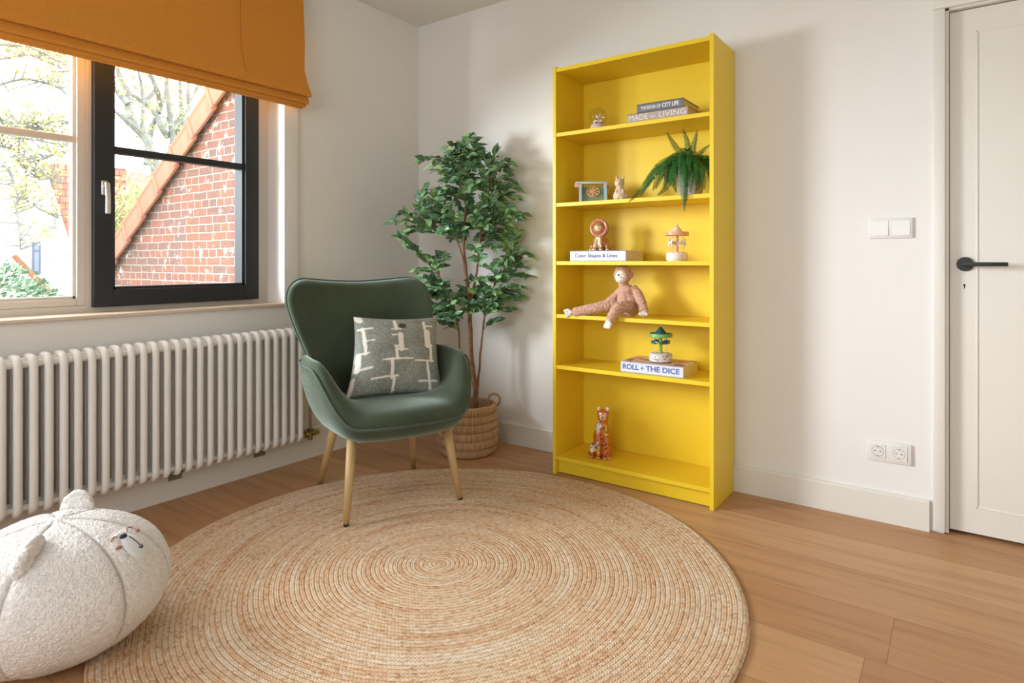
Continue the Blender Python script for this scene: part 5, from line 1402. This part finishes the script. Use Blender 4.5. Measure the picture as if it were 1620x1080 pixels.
# ---- white house behind the garden
def slab_poly(bm, poly, x, th):
    """polygon [(y,z)] facing +x at plane x, thickness th backwards"""
    A = [bm.verts.new((x, y, z)) for y, z in poly]; C = [bm.verts.new((x-th, y, z)) for y, z in poly]; n = len(poly)
    bm.faces.new(A); bm.faces.new(C[::-1])
    for i in range(n): bm.faces.new((A[i], C[i], C[(i+1) % n], A[(i+1) % n]))
    return bm
wh = thing('white_house', 'white rendered house with a steep red roof beyond the garden', 'building', (-17, 3.4, -3.1))
obj('wall', slab_poly(B(), [(2.07, -3.1), (4.2, -3.1), (4.2, 1.4), (3.12, 1.66), (2.66, 3.36), (2.30, 3.05), (2.07, 2.0)], -15, 2.4), M['render'], wh, smooth=False)
b = slab_poly(B(), [(3.26, .4), (3.12, 1.66), (2.66, 3.42), (4.4, 3.50), (4.4, .4)], -14.93, .3); obj('roof', b, M['redroof'], wh, smooth=False)
wf = obj('window', slab_poly(B(), [(2.375, .74), (2.545, .74), (2.545, 1.52), (2.375, 1.52)], -14.97, .10), plain('grey_blue_casement', srgb(104, 110, 130), .5), wh, smooth=False)
for za, zb in ((.79, 1.28), (1.33, 1.48)): obj('pane', slab_poly(B(), [(2.415, za), (2.505, za), (2.505, zb), (2.415, zb)], -14.962, .01), plain('dull_glass', srgb(128, 142, 166), .3) if za < 1 else bpy.data.materials['dull_glass'], wf, smooth=False)
b = B(); box(b, -15.0, -14.9, 2.36, 2.56, .68, .72); obj('window_ledge', b, M['steel'], wh, smooth=False)
b = B(); tube(b, [(-14.93, 2.78, 2.28), (-14.93, 2.80, 1.95)], .045, 10); box(b, -15, -14.9, 2.66, 2.86, 1.86, 1.92); obj('wall_lamp', b, plain('grey_lamp_metal', srgb(150, 150, 146), .5), wh, smooth=False)
b = B(); tube(b, [(-14.9, 2.00, 1.20), (-14.9, 2.70, .32)], .055, 8); tube(b, [(-14.85, 2.02, 1.12), (-14.85, 2.68, .30)], .04, 8); obj('ridge_tiles', b, M['terra'], wh)
sh = thing('slate_house', 'house with blue slate roof and dormer window at the left edge', 'building', (-19, .8, -3.1))
obj('wall', box(B(), -21, -18.0, -6.0, 2.85, -3.1, 1.0), M['render'], sh, smooth=False)
b = B(); A = [(-17.9, -6.2, 1.45), (-17.9, 2.93, 1.45), (-20, 3.25, 3.55), (-20, -6.2, 3.55)]
vs = [b.verts.new(p) for p in A]+[b.verts.new(V(p)-V((0, 0, .15))) for p in A]
b.faces.new(vs[:4]); b.faces.new(vs[4:][::-1])
for i in range(4): b.faces.new((vs[i], vs[i+4], vs[(i+1) % 4+4], vs[(i+1) % 4]))
obj('roof', b, M['slate'], sh, smooth=False)
dm = obj('dormer', box(B(), -19.4, -17.85, 1.2, 2.90, 1.92, 2.42), M['render'], sh, smooth=False)
for y0 in (1.3, 1.95, 2.60): obj('pane', box(B(), -17.86, -17.83, y0, y0+.25, 2.00, 2.32), plain('slate_pane', srgb(90, 100, 120), .3) if y0 < 1.5 else bpy.data.materials['slate_pane'], dm, smooth=False)
rh = thing('red_roof_house', 'distant house with a pinkish red tiled roof behind the pale tree', 'building', (-26, 12, -3.1))
obj('wall', box(B(), -30, -25.0, 7.2, 16.0, -3.1, 1.6), M['render'], rh, smooth=False)
b = B(); A = [(-24.8, 7.0, 1.5), (-24.8, 16.2, 1.5), (-28, 16.2, 5.2), (-28, 7.0, 5.2)]
vs = [b.verts.new(p) for p in A]+[b.verts.new(V(p)-V((0, 0, .15))) for p in A]
b.faces.new(vs[:4]); b.faces.new(vs[4:][::-1])
for i in range(4): b.faces.new((vs[i], vs[i+4], vs[(i+1) % 4+4], vs[(i+1) % 4]))
obj('roof', b, M['redroof'], rh, smooth=False)

# ---- trees
def grow(bm, leaf, lcols, p, d, L, r, depth, rnd, leafp, lsize, cols, spread=.55, up=.12):
    P = [p]; n = 5; dd = d.copy()
    for i in range(n):
        dd = (dd+V((rnd.uniform(-.22, .22), rnd.uniform(-.22, .22), rnd.uniform(-.12, .12)+up*.5))).normalized(); P.append(P[-1]+dd*L/n)
    tube(bm, P, [r*(1-.45*i/n) for i in range(n+1)], 7 if r > .03 else 4, cap=False)
    if depth <= 2:
        for q in P[1:]:
            for _ in range(leafp):
                c = q+V((rnd.gauss(0, .16), rnd.gauss(0, .16), rnd.gauss(0, .12))); a = V((rnd.uniform(-1, 1), rnd.uniform(-1, 1), rnd.uniform(-1, 1))).normalized(); e = a.orthogonal().normalized(); f = a.cross(e)
                s_ = lsize*rnd.uniform(.6, 1.3); k0 = len(leaf.verts)
                vs_ = [leaf.verts.new(c+e*s_), leaf.verts.new(c+f*s_*.6), leaf.verts.new(c-e*s_), leaf.verts.new(c-f*s_*.6)]; leaf.faces.new(vs_)
                lcols.extend([rnd.choice(cols)]*4)
    if depth > 0:
        for k in range(rnd.choice((2, 3)) if depth > 1 else 3):
            i = rnd.randint(2, n); az = rnd.uniform(0, 2*PI); o_ = dd.orthogonal().normalized(); q = dd.cross(o_)
            nd = (dd+(o_*math.cos(az)+q*math.sin(az))*rnd.uniform(.5, 1.0)*spread*1.5+V((0, 0, up))).normalized()
            grow(bm, leaf, lcols, P[i], nd, L*rnd.uniform(.62, .85), r*.6, depth-1, rnd, leafp, lsize, cols, spread, up)
SPR = [srgb(196, 198, 126), srgb(184, 192, 124), srgb(210, 206, 140), srgb(160, 176, 120), srgb(204, 192, 140)]
def tree(name, label, base, d, L, r, depth, seed, leafp=3, lsize=.06, cols=SPR, spread=.55, up=.12, group=None, bmat='outbark'):
    rnd = random.Random(seed); bm = B(); lf = B(); lc = []
    grow(bm, lf, lc, V(base), V(d).normalized(), L, r, depth, rnd, leafp, lsize, cols, spread, up)
    t = thing(name, label, 'tree', base, 0, group)
    obj('branches', bm, M[bmat], t)
    me = bpy.data.meshes.new('foliage'); lf.to_mesh(me); lf.free()
    ca = me.color_attributes.new('pattern', 'FLOAT_COLOR', 'POINT')
    for i, c in enumerate(lc): ca.data[i].color = c
    add('foliage', me, M['springleaf'], t); return t
G = 'spring trees beyond the garden'
T1 = [[(-13.26, 4.51, 2.37), (-13.15, 4.32, 3.44), (-13.29, 4.19, 4.05), (-13.25, 3.91, 4.3), (-13.18, 3.78, 4.54), (-13.28, 3.76, 4.83), (-13.42, 3.79, 5.19), (-13.49, 3.71, 5.41), (-13.44, 3.59, 5.68), (-13.42, 3.49, 6.05)], [(-13.3, 4.28, 3.76), (-13.25, 4.08, 4.26), (-13.27, 4.1, 4.61), (-13.23, 4.07, 5.17), (-13.08, 3.91, 5.62), (-13.02, 3.81, 6.07)], [(-13.19, 3.72, 4.81), (-13.24, 3.57, 5.0), (-13.23, 3.44, 5.14), (-13.11, 3.28, 5.2)], [(-12.84, 3.74, 4.21), (-12.7, 3.49, 4.31), (-12.71, 3.31, 4.45), (-12.65, 3.14, 4.5)], [(-13.44, 4.17, 5.0), (-13.54, 4.42, 5.23), (-13.41, 4.45, 5.45), (-13.36, 4.26, 5.79), (-13.24, 4.07, 5.87)]]
T2 = [[(-14.11, 5.36, 2.47), (-14.11, 5.31, 3.48), (-14.08, 5.25, 4.01), (-13.96, 5.14, 4.35), (-13.98, 5.1, 4.71), (-13.86, 4.97, 5.31), (-13.82, 4.9, 5.85), (-13.72, 4.84, 6.32)], [(-14.14, 4.56, 3.56), (-14.19, 4.65, 4.15), (-14.18, 4.71, 4.55), (-14.27, 4.9, 4.97), (-14.4, 5.14, 5.5), (-14.55, 5.24, 6.06)], [(-14.05, 5.17, 4.55), (-13.93, 5.22, 4.76), (-13.82, 5.5, 5.17), (-13.85, 5.62, 5.54), (-13.7, 5.66, 5.8), (-13.67, 5.73, 6.38)], [(-14.02, 5.38, 3.99), (-14.11, 5.46, 4.55), (-14.22, 5.48, 5.26), (-14.32, 5.5, 5.98), (-14.29, 5.45, 6.51)], [(-14.66, 5.93, 5.38), (-14.56, 5.84, 5.7), (-14.69, 5.92, 6.09), (-14.7, 5.9, 6.62)], [(-14.17, 4.86, 4.94), (-14.17, 4.89, 5.26), (-14.03, 4.76, 5.54), (-13.95, 4.57, 5.78), (-13.93, 4.44, 5.89)], [(-14.1, 5.07, 4.36), (-13.96, 4.84, 4.56), (-14.04, 4.75, 4.85), (-13.98, 4.46, 5.06), (-13.96, 4.25, 5.19), (-14.11, 4.07, 5.3)], [(-14.23, 5.27, 4.4), (-14.14, 5.41, 4.69), (-14.29, 5.74, 4.97), (-14.36, 6.04, 5.18)]]
OV = [[(-7.86, -0.7, 3.47), (-8.02, -0.34, 3.15), (-8.19, -0.02, 3.06), (-8.0, 0.07, 2.96), (-8.02, 0.26, 2.97), (-8.09, 0.51, 3.01), (-8.27, 0.77, 2.91), (-8.32, 1.0, 2.85)], [(-7.62, -0.09, 2.89), (-7.82, 0.13, 3.0), (-7.96, 0.36, 3.07), (-8.08, 0.55, 3.1)], [(-7.64, -0.37, 3.68), (-7.59, -0.04, 3.84), (-7.68, 0.16, 3.93), (-7.52, 0.3, 3.87), (-7.33, 0.42, 3.75)], [(-8.06, 0.31, 4.04), (-8.03, 0.49, 4.12), (-7.92, 0.62, 4.1), (-8.1, 0.81, 4.14)], [(-7.83, -0.25, 3.4), (-7.77, 0.11, 3.6), (-7.6, 0.32, 3.57), (-7.46, 0.43, 3.51), (-7.34, 0.54, 3.39)], [(-7.76, -0.27, 2.62), (-7.71, -0.11, 2.62), (-7.88, 0.11, 2.6), (-7.97, 0.29, 2.43), (-7.93, 0.33, 2.32), (-7.97, 0.38, 2.24)], [(-7.43, -0.35, 2.49), (-7.3, -0.19, 2.31), (-7.28, -0.11, 2.09), (-7.17, -0.1, 1.9), (-7.2, -0.11, 1.75), (-7.01, -0.13, 1.49), (-6.97, -0.13, 1.21)], [(-7.21, -0.01, 2.56), (-7.06, 0.08, 2.33), (-7.04, 0.18, 2.18), (-6.95, 0.3, 2.11)], [(-7.79, 0.03, 2.53), (-7.87, 0.17, 2.41), (-8.03, 0.24, 2.18), (-8.23, 0.28, 2.01), (-8.07, 0.35, 1.87), (-8.0, 0.62, 1.7)], [(-7.89, 0.34, 2.5), (-7.91, 0.53, 2.62), (-7.78, 0.7, 2.69)], [(-7.7, -0.22, 2.83), (-7.52, -0.06, 2.75), (-7.62, 0.25, 2.75), (-7.56, 0.68, 2.72)], [(-7.56, 0.24, 2.94), (-7.73, 0.51, 3.1), (-7.74, 0.74, 3.1)], [(-7.36, -0.37, 3.87), (-7.28, -0.06, 3.93), (-7.13, 0.1, 3.87), (-7.23, 0.56, 3.75)]]
def limb_tree(name, label, limbs, base, r0, rthin, leafn, lsize, seed, twig=3, group=G, cols=SPR, lspread=.25):
    """named limbs (world polylines) with side twigs and young leaves"""
    rnd = random.Random(seed); bm = B(); lf = B(); lc = []
    t = thing(name, label, 'tree', base, 0, group)
    def leaves(q, n, sp):
        for _ in range(n):
            c = q+V((rnd.gauss(0, sp), rnd.gauss(0, sp), rnd.gauss(0, sp*.7))); e = V((rnd.uniform(-1, 1), rnd.uniform(-1, 1), rnd.uniform(-1, 1))).normalized(); f = e.orthogonal().normalized(); s_ = lsize*rnd.uniform(.6, 1.3)
            lf.faces.new([lf.verts.new(c+e*s_), lf.verts.new(c+f*s_*.6), lf.verts.new(c-e*s_), lf.verts.new(c-f*s_*.6)]); lc.extend([rnd.choice(cols)]*4)
    for k, l in enumerate(limbs):
        P = cr([V(p) for p in l], 4); m = len(P); ra = r0 if k == 0 else rthin*rnd.uniform(.6, 1.2)
        if k == 0: P = [V(base), V(base).lerp(P[0], .5)]+P; m = len(P)
        tube(bm, P, [ra*(1-.72*i/m)+.006 for i in range(m)], 7, cap=False)
        for q in P[2:]:
            for _ in range(twig):
                d = V((rnd.uniform(-1, 1), rnd.uniform(-1, 1), rnd.uniform(-.3, 1))).normalized(); L = rnd.uniform(.25, .9)*lspread*3
                e = q+d*L; mid = q.lerp(e, .5)+V((0, 0, -.08*L)); tube(bm, [q, mid, e], [.010, .007, .003], 4, cap=False)
                leaves(e, leafn, .5*lspread*.4); leaves(mid, leafn//2, .08)
    obj('branches', bm, M['outbark'], t)
    me = bpy.data.meshes.new('foliage'); lf.to_mesh(me); lf.free(); ca = me.color_attributes.new('pattern', 'FLOAT_COLOR', 'POINT')
    for i, c in enumerate(lc): ca.data[i].color = c
    add('foliage', me, M['springleaf'], t)
limb_tree('bare_tree', 'bare grey tree with several leaning limbs just right of the dark window stile', T1, (-13.2, 4.6, -3.1), .12, .065, 5, .04, 3, twig=1)
limb_tree('bare_tree', 'bare forked grey tree left of the top of the brick gable', T2, (-14.3, 5.4, -3.1), .12, .075, 5, .04, 8, twig=1)
limb_tree('overhanging_tree', 'near tree whose thin budding branches hang across the left window', OV, (-8.3, -3.6, -3.1), .045, .014, 6, .027, 21, twig=2, lspread=.16)
tree('leafy_tree', 'pale yellow green tree showing low behind the window handle', (-12.0, 4.2, -3.1), (0.0, .02, 1), 2.9, .10, 5, 12, leafp=6, lsize=.05, group=G, spread=.75)
tree('leafy_tree', 'pale yellow green tree low behind the glazing bar, in front of the red roofed house', (-19.5, 8.2, -3.1), (0.0, .0, 1), 3.0, .13, 5, 31, leafp=5, lsize=.08, group=G, spread=.7)
# evergreen shrub at the lower left
rnd = random.Random(4); b = B(); lc = []
t = thing('garden_shrub', 'dense green garden shrub low outside the left window', 'shrub', (-9.0, .25, -3.1))
for _ in range(5200):
    a, c_, rr2 = rnd.uniform(0, 2*PI), rnd.uniform(-1, 1), rnd.uniform(.75, 1.0)
    s_ = math.sqrt(1-c_*c_); p = V((-9.0+1.2*rr2*s_*math.cos(a), .02+1.15*rr2*s_*math.sin(a), -.30+1.45*rr2*c_))
    u_ = V((rnd.uniform(-1, 1), rnd.uniform(-1, 1), rnd.uniform(-1, 1))).normalized(); e = u_.orthogonal().normalized(); f = u_.cross(e); s2 = rnd.uniform(.03, .06)
    b.faces.new([b.verts.new(p+e*s2), b.verts.new(p+f*s2*.55), b.verts.new(p-e*s2), b.verts.new(p-f*s2*.55)]); lc.extend([rnd.choice((srgb(110, 140, 104), srgb(76, 112, 84), srgb(170, 190, 156), srgb(96, 130, 96)))]*4)
me = bpy.data.meshes.new('foliage'); b.to_mesh(me); b.free(); ca = me.color_attributes.new('pattern', 'FLOAT_COLOR', 'POINT')
for i, c in enumerate(lc): ca.data[i].color = c
add('foliage', me, M['springleaf'], t)
b = B(); tube(b, [(-9, -.1, -3.1), (-9.02, -.12, -2.2), (-9, -.1, -.6)], [.09, .07, .04], 10); obj('trunk', b, M['outbark'], t)
#PART4
